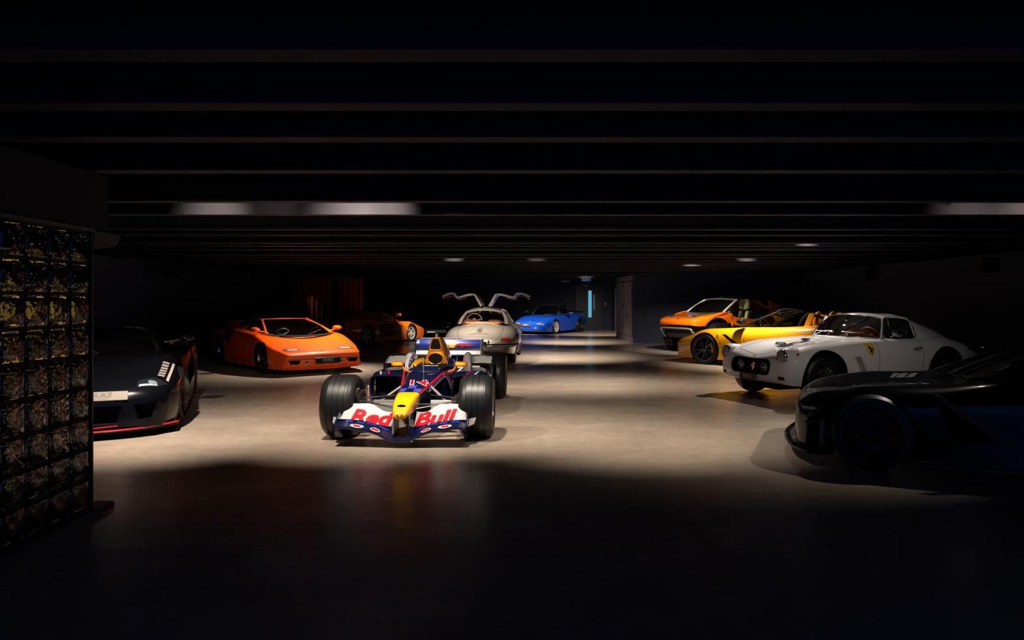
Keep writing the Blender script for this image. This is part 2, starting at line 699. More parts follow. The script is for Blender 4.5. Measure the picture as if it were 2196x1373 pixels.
def wheel(car, x, y, R, W, rr, style, mats, side, grooves=0, steer=0.0, caliper=None):
    """wheel (tyre mesh) with children rim, spokes, hub; side +1 = left"""
    key = (R, W, rr, style, grooves)
    if key not in WHEEL_CACHE:
        WHEEL_CACHE[key] = {}
    ca = WHEEL_CACHE[key]
    rim_m, spoke_m, hub_m = mats

    def put(k, name, gen, m, parent, mtx=None, angle=35):
        kk = (k, m.name)
        if kk in ca:
            o = bpy.data.objects.new(name, ca[kk])
            COL.objects.link(o)
            o.parent = parent
        else:
            v, f = gen()
            o = obj(name, v, f, m, parent, angle=angle)
            ca[kk] = o.data
        if mtx is not None:
            o.matrix_local = mtx
        return o

    w = put('tyre', 'wheel', lambda: tyre_mesh(R, W, rr, grooves), RUBBER, car)
    rz = (0 if side > 0 else pi) + radians(steer)
    w.location = (x, y, R)
    w.rotation_euler = (0, 0, rz)
    h = W / 2 * 0.88
    put('rim', 'rim', lambda: rim_mesh(rr, W, lip=0.02 if style == 'wire' else 0.012, dish=0.02), rim_m, w)

    def rot(a):
        return Matrix.Rotation(a, 4, 'Y')

    if style == 'five':          # five broad star spokes
        def sp():
            m = surf([[(0.03, h - 0.04, -0.045), (0.03, h - 0.03, 0), (0.03, h - 0.04, 0.045)], [(rr * 0.5, h - 0.02, -0.03), (rr * 0.5, h - 0.012, 0), (rr * 0.5, h - 0.02, 0.03)], [(rr - 0.015, h - 0.018, -0.05), (rr - 0.015, h - 0.012, 0), (rr - 0.015, h - 0.018, 0.05)]], 8, 6)
            return thick(m, 0.03)
        for i in range(5):
            put('sp', 'spoke', sp, spoke_m, w, rot(2 * pi * i / 5 + 0.3))
    elif style == 'ysplit':      # ten thin spokes in five V pairs
        def sp():
            a = tube([(0.04, h - 0.04, 0.012), (rr * 0.55, h - 0.02, 0.028), (rr - 0.008, h - 0.012, 0.07)], [0.014, 0.011, 0.011], 6)
            b = tube([(0.04, h - 0.04, -0.012), (rr * 0.55, h - 0.02, -0.028), (rr - 0.008, h - 0.012, -0.07)], [0.014, 0.011, 0.011], 6)
            return join(a, b)
        for i in range(5):
            put('sp', 'spoke', sp, spoke_m, w, rot(2 * pi * i / 5 + 0.3))
    elif style == 'multi':       # ten straight spokes
        def sp():
            return tube([(0.04, h - 0.035, 0), (rr * 0.6, h - 0.022, 0), (rr - 0.008, h - 0.012, 0)], [0.016, 0.011, 0.014], 6)
        for i in range(10):
            put('sp', 'spoke', sp, spoke_m, w, rot(2 * pi * i / 10))
    elif style == 'holes':       # deep-dish disc with round holes look: short bolts round a dish
        def sp():
            return lathe([(0.0, h - 0.05), (rr * 0.62, h - 0.05), (rr * 0.68, h - 0.03), (rr * 0.7, h - 0.06), (0.0, h - 0.08)], 36)
        put('dish', 'wheel_dish', sp, spoke_m, w)

        def bo():
            return xform(lathe([(0, 0.012), (0.026, 0.012), (0.03, 0.0), (0.03, -0.01)], 10), Matrix.Translation((rr * 0.42, h - 0.05, 0)))
        for i in range(5):
            put('bolt', 'dish_hole', bo, WELL, w, rot(2 * pi * i / 5))
    elif style == 'wire':        # laced wire spokes
        def sp():
            a = tube([(0.03, h - 0.0, 0.0), (rr - 0.02, h - 0.035, 0.075)], 0.0032, 5)
            b = tube([(0.03, h - 0.0, 0.0), (rr - 0.02, h - 0.035, -0.075)], 0.0032, 5)
            c = tube([(0.045, h - 0.075, 0.0), (rr - 0.02, h - 0.06, 0.05)], 0.0032, 5)
            return join(a, b, c)
        for i in range(18):
            put('sp', 'spoke', sp, spoke_m, w, rot(2 * pi * i / 18))
        put('spin', 'knock_off_spinner', lambda: join(lathe([(0.0, h + 0.045), (0.018, h + 0.04), (0.03, h + 0.01), (0.034, h - 0.08), (0.0, h - 0.08)], 16), tube([(-0.06, h + 0.022, 0), (0, h + 0.03, 0), (0.06, h + 0.022, 0)], 0.01, 6)), hub_m, w)
    elif style == 'steel':       # painted disc with chrome cap
        put('disc', 'wheel_disc', lambda: lathe([(0.0, h - 0.02), (rr * 0.45, h - 0.02), (rr * 0.62, h - 0.035), (rr * 0.8, h - 0.02), (rr - 0.012, h - 0.03), (rr - 0.012, h - 0.05), (0, h - 0.06)], 40), spoke_m, w)
    elif style == 'race':        # F1 rim: dished cone with many fine spokes
        def sp():
            return tube([(0.035, h - 0.05, 0), (rr - 0.01, h - 0.02, 0.02)], [0.012, 0.008], 5)
        for i in range(12):
            put('sp', 'spoke', sp, spoke_m, w, rot(2 * pi * i / 12))
    elif style == 'fuchs':       # five petal spokes
        def sp():
            m = surf([[(0.04, h - 0.03, -0.03), (0.04, h - 0.02, 0), (0.04, h - 0.03, 0.03)], [(rr * 0.62, h - 0.025, -0.065), (rr * 0.62, h - 0.008, 0), (rr * 0.62, h - 0.025, 0.065)], [(rr - 0.012, h - 0.03, -0.05), (rr - 0.012, h - 0.02, 0), (rr - 0.012, h - 0.03, 0.05)]], 8, 6)
            return thick(m, 0.03)
        for i in range(5):
            put('sp', 'spoke', sp, spoke_m, w, rot(2 * pi * i / 5))
    put('hub', 'hub_cap', lambda: lathe([(0.0, h - 0.005), (0.03, h - 0.008), (0.045, h - 0.02), (0.05, h - 0.06), (0.0, h - 0.06)], 20), hub_m, w)
    put('disk', 'brake_disc', lambda: lathe([(0.02, h - 0.09), (rr * 0.72, h - 0.09), (rr * 0.72, h - 0.115), (0.02, h - 0.115)], 32), mat('disc_iron', (0.03, 0.03, 0.032), 0.5, 0.6), w)
    if caliper:
        a0 = 0.15 if side > 0 else pi - 0.15
        pts = [(rr * 0.66 * cos(a0 + t), h - 0.085, rr * 0.66 * sin(a0 + t)) for t in (-0.55, -0.3, 0, 0.3, 0.55)]
        pts = [(-p[0] if x > 0 else p[0], p[1], p[2]) for p in pts]
        put('cal%d%d' % (side, x > 0), 'brake_caliper', lambda: tube(pts, 0.032, 8), caliper, w)
    return w


def well(x, y0, y1, R, n=32, z=None):
    """wheel-arch cutter, axis along y"""
    z = R * 0.92 if z is None else z
    V, Fc = [], []
    for k, yy in enumerate((min(y0, y1), max(y0, y1))):
        V += [Vector((x + R * cos(2 * pi * i / n), yy, z + R * sin(2 * pi * i / n))) for i in range(n)]
    Fc = [list(range(n))[::-1], list(range(n, 2 * n))] + [[i, (i + 1) % n, n + (i + 1) % n, n + i] for i in range(n)]
    return fixn((V, Fc))


def plate(car, fr, w, h, name='number_plate', base=None, ink=None):
    """number plate with the DUKE OF LONDON lettering in plane frame fr"""
    base = base or PLATE_BLACK
    ink = ink or PLATE_TEXT
    m = bbox(-w / 2, w / 2, -h / 2, h / 2, -0.004, 0.004, 0.003, 1)
    p = obj(name, [fr(v[0], v[1], v[2]) for v in m[0]], m[1], base, car)
    t = scale2(text2('DUK\u039e', 1, bold=0.02, shear=0.15), h * 0.72, h * 0.62, 0, h * 0.1)
    obj('plate_lettering', [fr(v[0], v[1], 0.006) for v in t[0]], t[1], ink, p, smooth=False)
    t = scale2(text2('OF LONDON', 1, spacing=1.3), h * 0.2, h * 0.18, 0, -h * 0.3)
    obj('plate_lettering', [fr(v[0], v[1], 0.006) for v in t[0]], t[1], ink, p, smooth=False)
    return p


def seat(car, x, y, z, m, w=0.46, back=0.62, lean=0.35, head=True, name='seat'):
    """bucket seat; child headrest"""
    base = bbox(x - 0.22, x + 0.28, y - w / 2, y + w / 2, z, z + 0.16, 0.06, 3)
    L = Matrix.Translation((x - 0.24, y, z + 0.1)) @ Matrix.Rotation(-lean, 4, 'Y')
    bk = xform(bbox(-0.08, 0.06, -w / 2, w / 2, 0, back, 0.055, 3), L)
    b1 = xform(bbox(0.0, 0.12, -w / 2 - 0.01, -w / 2 + 0.09, 0.05, back * 0.8, 0.04, 2), L)
    b2 = xform(bbox(0.0, 0.12, w / 2 - 0.09, w / 2 + 0.01, 0.05, back * 0.8, 0.04, 2), L)
    o = obj(name, *join(base, bk, b1, b2), m, car)
    if head:
        hd = xform(bbox(-0.06, 0.06, -w * 0.28, w * 0.28, back + 0.02, back + 0.2, 0.045, 3), L)
        obj('headrest', *hd, m, o)
    return o


def steering_wheel(car, x, y, z, m, r=0.17, tilt=0.45):
    M = Matrix.Translation((x, y, z)) @ Matrix.Rotation(tilt, 4, 'Y')
    ring = xform(tube([(0, r * cos(2 * pi * i / 28), r * sin(2 * pi * i / 28)) for i in range(28)], 0.013, 8, closed=True), M)
    sp = [xform(tube([(0, 0, 0), (0, r * cos(a), r * sin(a))], 0.01, 6), M) for a in (0.2, pi - 0.2, -pi / 2)]
    hub = xform(lathe([(0, 0.02), (0.045, 0.015), (0.05, -0.02), (0, -0.02)], 16, 'x'), M)
    col = xform(tube([(0, 0, 0), (0.35, 0, 0)], 0.02, 6), M)
    return obj('steering_wheel', *join(ring, hub, col, *sp), m, car)


def wing_mirror(car, x, y, z, m, side, w=0.2, h=0.12, d=0.12, stalk=0.12, glassm=None):
    s = side
    y0 = abs(y) * s
    prof = [(0.0, d * 0.6), (0.3, d * 0.55), (0.6, d * 0.38), (0.85, d * 0.1), (0.98, -d * 0.2), (1.0, -d * 0.36), (0.9, -d * 0.4), (0.0, -d * 0.38)]
    M = [Vector((x + a, y0 + s * (w * 0.5 + w * 0.5 * r * cos(2 * pi * k / 20)), z + h * 0.5 * r * sin(2 * pi * k / 20))) for r, a in prof for k in range(20)], [[i * 20 + k, i * 20 + (k + 1) % 20, i * 20 + 20 + (k + 1) % 20, i * 20 + 20 + k] for i in range(len(prof) - 1) for k in range(20)]
    st = tube([(x, y0 + s * w * 0.3, z - h * 0.2), (x + 0.02, y0 - s * stalk, z - h * 0.55)], 0.016, 6)
    return obj('wing_mirror', *join(fixn(M), st), m, car, angle=60)
# ================================================================ THE SETTING
def structure(o):
    o['kind'] = 'structure'
    return o


def concrete_floor():
    m = bpy.data.materials.new('polished_concrete')
    m.use_nodes = True
    nt = m.node_tree
    b = nt.nodes['Principled BSDF']
    tc = nt.nodes.new('ShaderNodeTexCoord')

    def noise(scale, detail=6, stretch=None):
        n = nt.nodes.new('ShaderNodeTexNoise')
        n.inputs['Scale'].default_value = scale
        n.inputs['Detail'].default_value = detail
        n.inputs['Roughness'].default_value = 0.62
        if stretch:
            mp = nt.nodes.new('ShaderNodeMapping')
            mp.inputs['Scale'].default_value = stretch
            nt.links.new(tc.outputs['Object'], mp.inputs[0])
            nt.links.new(mp.outputs[0], n.inputs['Vector'])
        else:
            nt.links.new(tc.outputs['Object'], n.inputs['Vector'])
        return n
    n1, n2, n3 = noise(0.7), noise(9, 8), noise(1.6, 5, (0.7, 1.3, 1))
    ad = nt.nodes.new('ShaderNodeMath')
    ad.operation = 'ADD'
    a2 = nt.nodes.new('ShaderNodeMath')
    a2.operation = 'ADD'
    nt.links.new(n1.outputs['Fac'], ad.inputs[0])
    nt.links.new(n2.outputs['Fac'], ad.inputs[1])
    nt.links.new(ad.outputs[0], a2.inputs[0])
    nt.links.new(n3.outputs['Fac'], a2.inputs[1])
    mr = nt.nodes.new('ShaderNodeMapRange')
    mr.inputs[1].default_value = 1.15
    mr.inputs[2].default_value = 1.85
    nt.links.new(a2.outputs[0], mr.inputs[0])
    cr = nt.nodes.new('ShaderNodeValToRGB')
    cr.color_ramp.elements[0].color = (0.29, 0.235, 0.185, 1)
    cr.color_ramp.elements[1].color = (0.42, 0.345, 0.275, 1)
    nt.links.new(mr.outputs[0], cr.inputs[0])
    nt.links.new(cr.outputs[0], b.inputs['Base Color'])
    r2 = nt.nodes.new('ShaderNodeMapRange')
    r2.inputs[3].default_value = 0.16
    r2.inputs[4].default_value = 0.36
    nt.links.new(n3.outputs['Fac'], r2.inputs[0])
    nt.links.new(r2.outputs[0], b.inputs['Roughness'])
    bp = nt.nodes.new('ShaderNodeBump')
    bp.inputs['Strength'].default_value = 0.12
    bp.inputs['Distance'].default_value = 0.004
    n4 = noise(70, 4)
    nt.links.new(n4.outputs['Fac'], bp.inputs['Height'])
    nt.links.new(bp.outputs['Normal'], b.inputs['Normal'])
    b.inputs['Specular IOR Level'].default_value = 0.38
    return m


WALL = mat('navy_wall_paint', (0.026, 0.034, 0.072), 0.75, noise=0.15, nscale=3, bump=0.1)
CEIL = mat('dark_ceiling_paint', (0.010, 0.011, 0.018), 0.85, noise=0.2, nscale=4)
BEAM = mat('dark_beam_paint', (0.030, 0.028, 0.034), 0.7, spec=0.1, noise=0.2, nscale=5)
TRIM = mat('grey_trim', (0.12, 0.10, 0.09), 0.6)

XL, XR, YN, YB, ZB, ZC = -8.25, 9.4, -3.0, 34.9, 2.33, 2.66
structure(obj('floor', *box(XL - 0.2, XR + 0.2, YN, YB + 0.2, -0.2, 0), concrete_floor(), smooth=False))
structure(obj('wall_left', *box(XL - 0.2, XL, YN, YB, 0, ZC), WALL, smooth=False))
structure(obj('wall_right', *box(XR, XR + 0.2, YN, YB, 0, ZC), WALL, smooth=False))
structure(obj('wall_back', *box(XL, XR, YB, YB + 0.2, 0, ZC), WALL, smooth=False))
ceiling = structure(obj('ceiling', *box(XL - 0.2, XR + 0.2, YN, YB + 0.2, ZC, ZC + 0.2), CEIL, smooth=False))
_ys = [221, 294, 365, 431, 460, 492, 504.5, 521.7, 527.8, 535.8, 547.2, 553.3, 560.6, 566, 571, 576, 581, 587.5, 592, 597]
BEAM_Y = [F_PX * (ZB - CAM_H) / (HORIZON - y) for y in _ys]
for by in [0.6, 1.6, 2.45] + BEAM_Y:
    b_ = obj('beam', *join(box(XL, XR, by, by + 0.13, ZB, ZB + 0.035), box(XL, XR, by + 0.05, by + 0.08, ZB + 0.035, ZC)), BEAM, ceiling, smooth=False)
for by in BEAM_Y[3:6]:
    obj('beam_web', *box(XL, XR, by + 0.015, by + 0.05, ZB + 0.035, ZC), BEAM, ceiling, smooth=False)

# right-hand storage block with the panelled flank, and the recess behind it
structure(obj('wall_storage_block', *box(4.14, XR, 23.9, 27.6, 0, ZC), WALL, smooth=False))
PANEL = mat('grey_brown_panel', (0.17, 0.14, 0.135), 0.6, noise=0.12, nscale=6)
pn = structure(obj('door_1', *bbox(4.095, 4.14, 24.05, 27.5, 0.22, 2.12, 0.008, 1), PANEL, smooth=False))
obj('kick_board', *box(4.11, 4.14, 23.92, 27.58, 0.0, 0.2), PANEL, pn, smooth=False)
obj('header_board', *box(4.11, 4.14, 23.92, 27.58, 2.15, 2.33), PANEL, pn, smooth=False)
for hz in (0.42, 1.2, 1.95):
    obj('hinge_slot', *bbox(4.08, 4.1, 25.7, 25.78, hz, hz + 0.1, 0.004, 1), GAP, pn)
obj('door_knob', *xform(lathe([(0, 0.04), (0.025, 0.035), (0.025, 0.0)], 12, 'x'), Matrix.Translation((4.06, 24.9, 0.92))), GAP, pn)
structure(obj('wall_recess', *box(4.98, 5.1, 27.6, YB, 0, ZC), WALL, smooth=False))
d2 = structure(obj('door_2', *bbox(4.93, 4.98, 32.1, 33.6, 0.02, 2.05, 0.006, 1), mat('pale_door', (0.32, 0.28, 0.28), 0.5), smooth=False))
obj('door_handle', *tube([(4.9, 33.4, 1.02), (4.9, 33.25, 1.02)], 0.014, 8), CHROME, d2)

# back door with its lit vision panel
DOOR = mat('dark_door_paint', (0.018, 0.021, 0.030), 0.5)
d3 = structure(obj('door_3', *bbox(3.28, 4.35, YB - 0.06, YB, 0.01, 2.27, 0.006, 1), DOOR, smooth=False))
obj('door_frame', *join(box(3.2, 3.28, YB - 0.09, YB, 0, 2.35), box(4.35, 4.43, YB - 0.09, YB, 0, 2.35), box(3.2, 4.43, YB - 0.09, YB, 2.27, 2.35)), mat('door_frame_paint', (0.028, 0.032, 0.042), 0.5), d3, smooth=False)
obj('vision_panel', *box(3.80, 3.965, YB - 0.072, YB - 0.055, 0.62, 1.95), mat('lit_daylight_pane', (0.05, 0.2, 0.3), 0.2, emit=(0.10, 0.42, 0.62), estr=0.9, noise=0.25, nscale=3), d3, smooth=False)
obj('push_plate', *box(4.04, 4.13, YB - 0.075, YB - 0.058, 1.0, 1.76), mat('steel_plate', (0.35, 0.27, 0.25), 0.35, 0.6), d3, smooth=False)
obj('door_closer', *join(bbox(3.55, 3.82, YB - 0.12, YB - 0.06, 2.17, 2.24, 0.01, 1), tube([(3.7, YB - 0.1, 2.2), (3.95, YB - 0.2, 2.24), (4.12, YB - 0.09, 2.28)], 0.012, 6)), GREY_ALLOY, d3)
ex = tag(obj('exit_sign', *bbox(3.46, 3.93, YB - 0.05, YB - 0.01, 2.41, 2.56, 0.006, 1), mat('exit_sign_blue', (0.01, 0.09, 0.22), 0.4, emit=(0.01, 0.10, 0.26), estr=0.35)), 'small blue exit sign with white running figure above the back door', 'sign')
fig = join(ell2(3.56, 2.535, 0.014, 0.014, 10), poly2([(3.53, 2.515), (3.585, 2.515), (3.575, 2.475), (3.61, 2.43), (3.59, 2.425), (3.56, 2.455), (3.53, 2.425), (3.51, 2.43), (3.54, 2.47)]), poly2([(3.64, 2.43), (3.7, 2.43), (3.7, 2.54), (3.64, 2.54)]), poly2([(3.75, 2.475), (3.82, 2.475), (3.82, 2.45), (3.87, 2.487), (3.82, 2.525), (3.82, 2.5), (3.75, 2.5)]))
obj('sign_pictogram', [(p[0], YB - 0.054, p[1]) for p in fig[0]], fig[1], mat('sign_white', (0.6, 0.62, 0.6), 0.5, emit=(0.5, 0.52, 0.5), estr=0.15), ex, smooth=False)
el = empty('emergency_light', 'slim white emergency light fixture high on the back wall beside the door', 'light fixture', (2.66, YB - 0.05, 2.42), 0)
obj('housing', *bbox(-0.21, 0.21, -0.03, 0.05, -0.05, 0.05, 0.012, 2), mat('white_plastic', (0.5, 0.47, 0.45), 0.5), el)
obj('diffuser', *bbox(-0.19, 0.19, -0.045, -0.025, -0.035, 0.035, 0.008, 1), mat('frosted_diffuser', (0.6, 0.58, 0.55), 0.3), el)
cp = empty('fire_call_point', 'small red fire call point on the dark wall beside the back door', 'call point', (4.66, YB, 1.28), 0)
obj('box', *bbox(-0.06, 0.06, -0.05, 0, -0.06, 0.06, 0.008, 1), mat('call_point_red', (0.35, 0.02, 0.02), 0.4), cp)
obj('glass_plate', *bbox(-0.035, 0.035, -0.056, -0.048, -0.035, 0.035, 0.003, 1), WHITE, cp)
tag(obj('conduit_pipe', *tube([(4.5, YB - 0.03, 1.15), (4.5, YB - 0.03, 2.5)], 0.014, 8), mat('conduit_grey', (0.25, 0.24, 0.26), 0.4, 0.5)), 'thin grey conduit pipe running up the wall beside the back door', 'pipe')

# floor drain
dr = empty('floor_drain', 'long narrow dark floor drain slot in the concrete behind the silver coupe', 'drain', (1.44, 20.1, 0), 0)
obj('drain_frame', *box(-0.34, 0.34, -0.07, 0.07, 0.0, 0.004), mat('drain_black', (0.006, 0.006, 0.006), 0.8), dr, smooth=False)
for i in range(9):
    obj('drain_bar', *box(-0.31 + i * 0.0725, -0.275 + i * 0.0725, -0.05, 0.05, 0.004, 0.009), GREY_ALLOY if i == 99 else DARK_ALLOY, dr, smooth=False)

# red curtains and the duct above
CURT = mat('red_velvet', (0.36, 0.004, 0.02), 0.85, sheen=0.6, noise=0.2, nscale=12)


def curtain(x0, x1, y, z0, z1, label, seed):
    rnd = random.Random(seed)
    n = int((x1 - x0) / 0.022)
    ph = [rnd.uniform(0, 6.28) for _ in range(4)]
    rows = []
    for j in range(7):
        t = j / 6
        z = z1 + (z0 - z1) * t
        amp = 0.035 + 0.035 * t
        row = []
        for i in range(n + 1):
            x = x0 + (x1 - x0) * i / n
            yy = y + amp * (sin(x * 34 + ph[0] + 0.4 * sin(x * 5 + ph[1])) + 0.4 * sin(x * 77 + ph[2] + t))
            row.append((x, yy, z))
        rows.append(row)
    o = tag(obj('curtain', *thick(grid(rows), 0.006), CURT, angle=80), label, 'curtain')
    for i in range(int((x1 - x0) / 0.18)):
        obj('curtain_ring', *xform(lathe([(0.022, -0.003), (0.028, -0.003), (0.028, 0.003), (0.022, 0.003)], 10, 'x', True), Matrix.Translation((x0 + 0.09 + i * 0.18, y, z1 + 0.01))), GREY_ALLOY, o)
    return o


curtain(-8.15, -6.6, 25.6, 0.03, 2.27, 'wide pleated dark red curtain hanging behind the orange wedge car', 1)
curtain(-6.42, -5.5, 25.75, 0.03, 2.27, 'narrow pleated dark red curtain hanging behind the slatted orange sports car', 2)
tag(obj('curtain_rail', *tube([(-8.2, 25.68, 2.3), (-5.4, 25.68, 2.3)], 0.018, 8), DARK_ALLOY), 'black rail under the ceiling carrying the red curtains', 'curtain rail')
vd = empty('ventilation_duct', 'grey boxed ventilation duct under the ceiling in front of the red curtains', 'duct', (-6.2, 24.2, 2.33), 0)
DUCT = mat('duct_grey', (0.10, 0.10, 0.105), 0.6)
obj('duct_body', *prism([(-1.15, -0.13), (-0.2, -0.13), (0.75, -0.2), (0.55, 0), (-1.15, 0)], -0.8, 0.4, 'y'), DUCT, vd, smooth=False)
for hx in (-0.9, 0.3):
    obj('duct_hanger', *box(hx, hx + 0.04, -0.2, -0.16, -0.05, ZC - 2.33), DUCT, vd, smooth=False)
obj('duct_flange', *box(-0.24, -0.18, -0.84, 0.44, -0.15, 0.0), DUCT, vd, smooth=False)

# black loudspeakers under the ceiling on both side walls
SPK = mat('speaker_black', (0.008, 0.008, 0.011), 0.5)


def wall_speaker(x, y, z, s, label):
    r = empty('wall_speaker', label, 'speaker', (x, y, z), 0, 'black wall speakers')
    obj('cabinet', *prism([(-0.16, 0.13), (0.16, 0.13), (0.16, -0.08), (0.09, -0.15), (-0.09, -0.15), (-0.16, -0.08)], -0.12, 0.12, 'y'), SPK, r, smooth=False)
    obj('grille', *prism([(-0.13, 0.11), (0.13, 0.11), (0.13, -0.06), (0.07, -0.12), (-0.07, -0.12), (-0.13, -0.06)], -0.13, -0.12, 'y'), BLACK, r, smooth=False)
    obj('bracket', *tube([(0, 0, 0.1), (0, 0.02, 0.24)], 0.02, 6), SPK, r)
    return r


wall_speaker(8.55, 12.6, 2.1, 1, 'black wall speaker hanging over the white coupe by the right wall')
wall_speaker(8.9, 17.4, 2.1, 1, 'black wall speaker hanging beyond the yellow open car by the right wall')
wall_speaker(8.9, 21.9, 2.1, 1, 'black wall speaker hanging near the end of the right wall by the buggy')
wall_speaker(-7.7, 15.8, 2.1, -1, 'black wall speaker hanging over the orange wedge car by the left wall')
structure(obj('trim_1', *box(9.05, XR, 6, 23.9, 2.05, ZB), WALL, smooth=False))

# ---------------------------------------------------------------- glass-block screen
GBX, PITCH = -2.87, 0.2085


def glass_block_mat():
    m = bpy.data.materials.new('glass_block')
    m.use_nodes = True
    nt = m.node_tree
    b = nt.nodes['Principled BSDF']
    b.inputs['Base Color'].default_value = (0.22, 0.27, 0.27, 1)
    b.inputs['Transmission Weight'].default_value = 1.0
    b.inputs['Roughness'].default_value = 0.06
    b.inputs['IOR'].default_value = 1.5
    tc = nt.nodes.new('ShaderNodeTexCoord')
    n = nt.nodes.new('ShaderNodeTexNoise')
    n.inputs['Scale'].default_value = 11
    n.inputs['Detail'].default_value = 2
    bp = nt.nodes.new('ShaderNodeBump')
    bp.inputs['Strength'].default_value = 0.8
    bp.inputs['Distance'].default_value = 0.02
    nt.links.new(tc.outputs['Object'], n.inputs['Vector'])
    nt.links.new(n.outputs['Fac'], bp.inputs['Height'])
    nt.links.new(bp.outputs['Normal'], b.inputs['Normal'])
    return m


GBM = glass_block_mat()
NC, NR = 7, 9
YE, Z0 = 4.76, 0.035
gw = structure(obj('wall_glass_block', *join(*[box(GBX - 0.07, GBX - 0.012, YE - NC * PITCH, YE, Z0 + r * PITCH - 0.007, Z0 + r * PITCH + 0.007) for r in range(NR + 1)],
                                             *[box(GBX - 0.07, GBX - 0.012, YE - c * PITCH - 0.007, YE - c * PITCH + 0.007, Z0, Z0 + NR * PITCH) for c in range(NC + 1)]), mat('dark_mortar', (0.02, 0.02, 0.022), 0.8), smooth=False))


def block_mesh():
    h = (PITCH - 0.014) / 2
    out = []
    # pillow-shaped hollow block: outer rounded box plus an inner void that bends the light
    o = bbox(-0.042, 0.042, -h, h, -h, h, 0.014, 3)
    i = bbox(-0.030, 0.030, -h + 0.02, h - 0.02, -h + 0.02, h - 0.02, 0.026, 3)
    return join(o, (i[0], [q[::-1] for q in i[1]]))


_bm = block_mesh()
first = None
for r in range(NR):
    for c in range(NC):
        loc = (GBX - 0.042, YE - (c + 0.5) * PITCH, Z0 + (r + 0.5) * PITCH)
        if first is None:
            first = obj('glass_block', *_bm, GBM, gw, angle=50)
            first.location = loc
        else:
            k = share(first, gw)
            k.location = loc
            k.rotation_euler = (0, 0, pi * ((r * 3 + c) % 2))
structure(obj('trim_2', *box(GBX - 0.1, GBX + 0.05, YE - NC * PITCH, YE + 0.2, 0, Z0 - 0.004), mat('kerb_concrete', (0.07, 0.07, 0.075), 0.7), smooth=False))
structure(obj('trim_3', *bbox(GBX - 0.09, GBX + 0.006, YE + 0.008, YE + 0.03, Z0, Z0 + NR * PITCH, 0.004, 1), mat('steel_edge', (0.05, 0.05, 0.055), 0.4, 0.6)))
structure(obj('trim_4', *box(GBX - 0.1, GBX + 0.02, YE - NC * PITCH, YE + 0.02, Z0 + NR * PITCH + 0.008, Z0 + NR * PITCH + 0.03), TRIM, smooth=False))
structure(obj('wall_bulkhead', *box(-4.6, GBX, YN, 4.98, Z0 + NR * PITCH + 0.034, ZB - 0.004), CEIL, smooth=False))
structure(obj('trim_5', *prism([(YE + 0.04, 1.80), (5.05, 1.84), (5.12, 1.90), (5.1, 1.93), (YE + 0.04, 1.93)], GBX - 0.26, GBX + 0.004, 'x'), mat('lintel_paint', (0.06, 0.055, 0.055), 0.7), smooth=False))
am = empty('added_glow_panel', 'long glowing amber panel added behind the glass block screen to tint it', 'glow panel', (-3.75, 5.25, 1.36), 0)  # added glowing panel, puts the amber into the glass blocks
obj('housing', *bbox(-0.06, 0.0, -0.72, 0.52, -0.11, 0.13, 0.01, 1), BLACK, am)
obj('glow_face', *bbox(0.0, 0.02, -0.7, 0.5, -0.09, 0.11, 0.008, 1), mat('amber_glow', (0.5, 0.2, 0.01), 0.5, emit=(1.0, 0.42, 0.03), estr=2.2, noise=0.5, nscale=14), am)
obj('stand', *join(tube([(-0.03, -0.1, -0.11), (-0.03, -0.1, -1.34)], 0.02, 8), bbox(-0.18, 0.14, -0.26, 0.06, -1.36, -1.33, 0.008, 1)), BLACK, am)

# ---------------------------------------------------------------- ceiling spotlights
SPOT_N = [0]


def spotlight(x, y, z, tx, ty, tz, watts, cone, blend, label, col=LAMP_WARM, size=0.035):
    """track spotlight between the ceiling beams, aimed at (tx, ty, tz)"""
    r = empty('track_spotlight', label, 'spotlight', (x, y, z), 0, 'black track spotlights between the ceiling beams')
    d = Vector((tx - x, ty - y, tz - z)).normalized()
    q = d.to_track_quat('-Z', 'Y')
    M = q.to_matrix().to_4x4()
    can = xform(lathe([(0.0, 0.11), (0.028, 0.11), (0.034, 0.1), (0.038, 0.0), (0.035, -0.012), (0.030, -0.012), (0.030, 0.03), (0.0, 0.03)], 20, 'z'), M)
    obj('lamp_can', *can, BLACK, r)
    obj('bracket', *join(tube([(0, 0, 0.05), (0, 0, ZC - z)], 0.010, 6)), BLACK, r)
    obj('track_adaptor', *bbox(-0.07, 0.07, -0.02, 0.02, ZC - z - 0.03, ZC - z, 0.005, 1), BLACK, r)
    ld = bpy.data.lights.new('spot_lamp', 'SPOT')
    ld.energy = watts * LAMP_GAIN
    ld.color = col
    ld.spot_size = radians(cone)
    ld.spot_blend = blend
    ld.shadow_soft_size = size
    lo = bpy.data.objects.new('spot_lamp', ld)
    COL.objects.link(lo)
    lo.parent = r
    lo.matrix_local = Matrix.Translation(d * 0.02) @ M
    return r


B = BEAM_Y
S1 = B[3] + 0.36      # bay ahead of the racing car
Z_L = 2.47
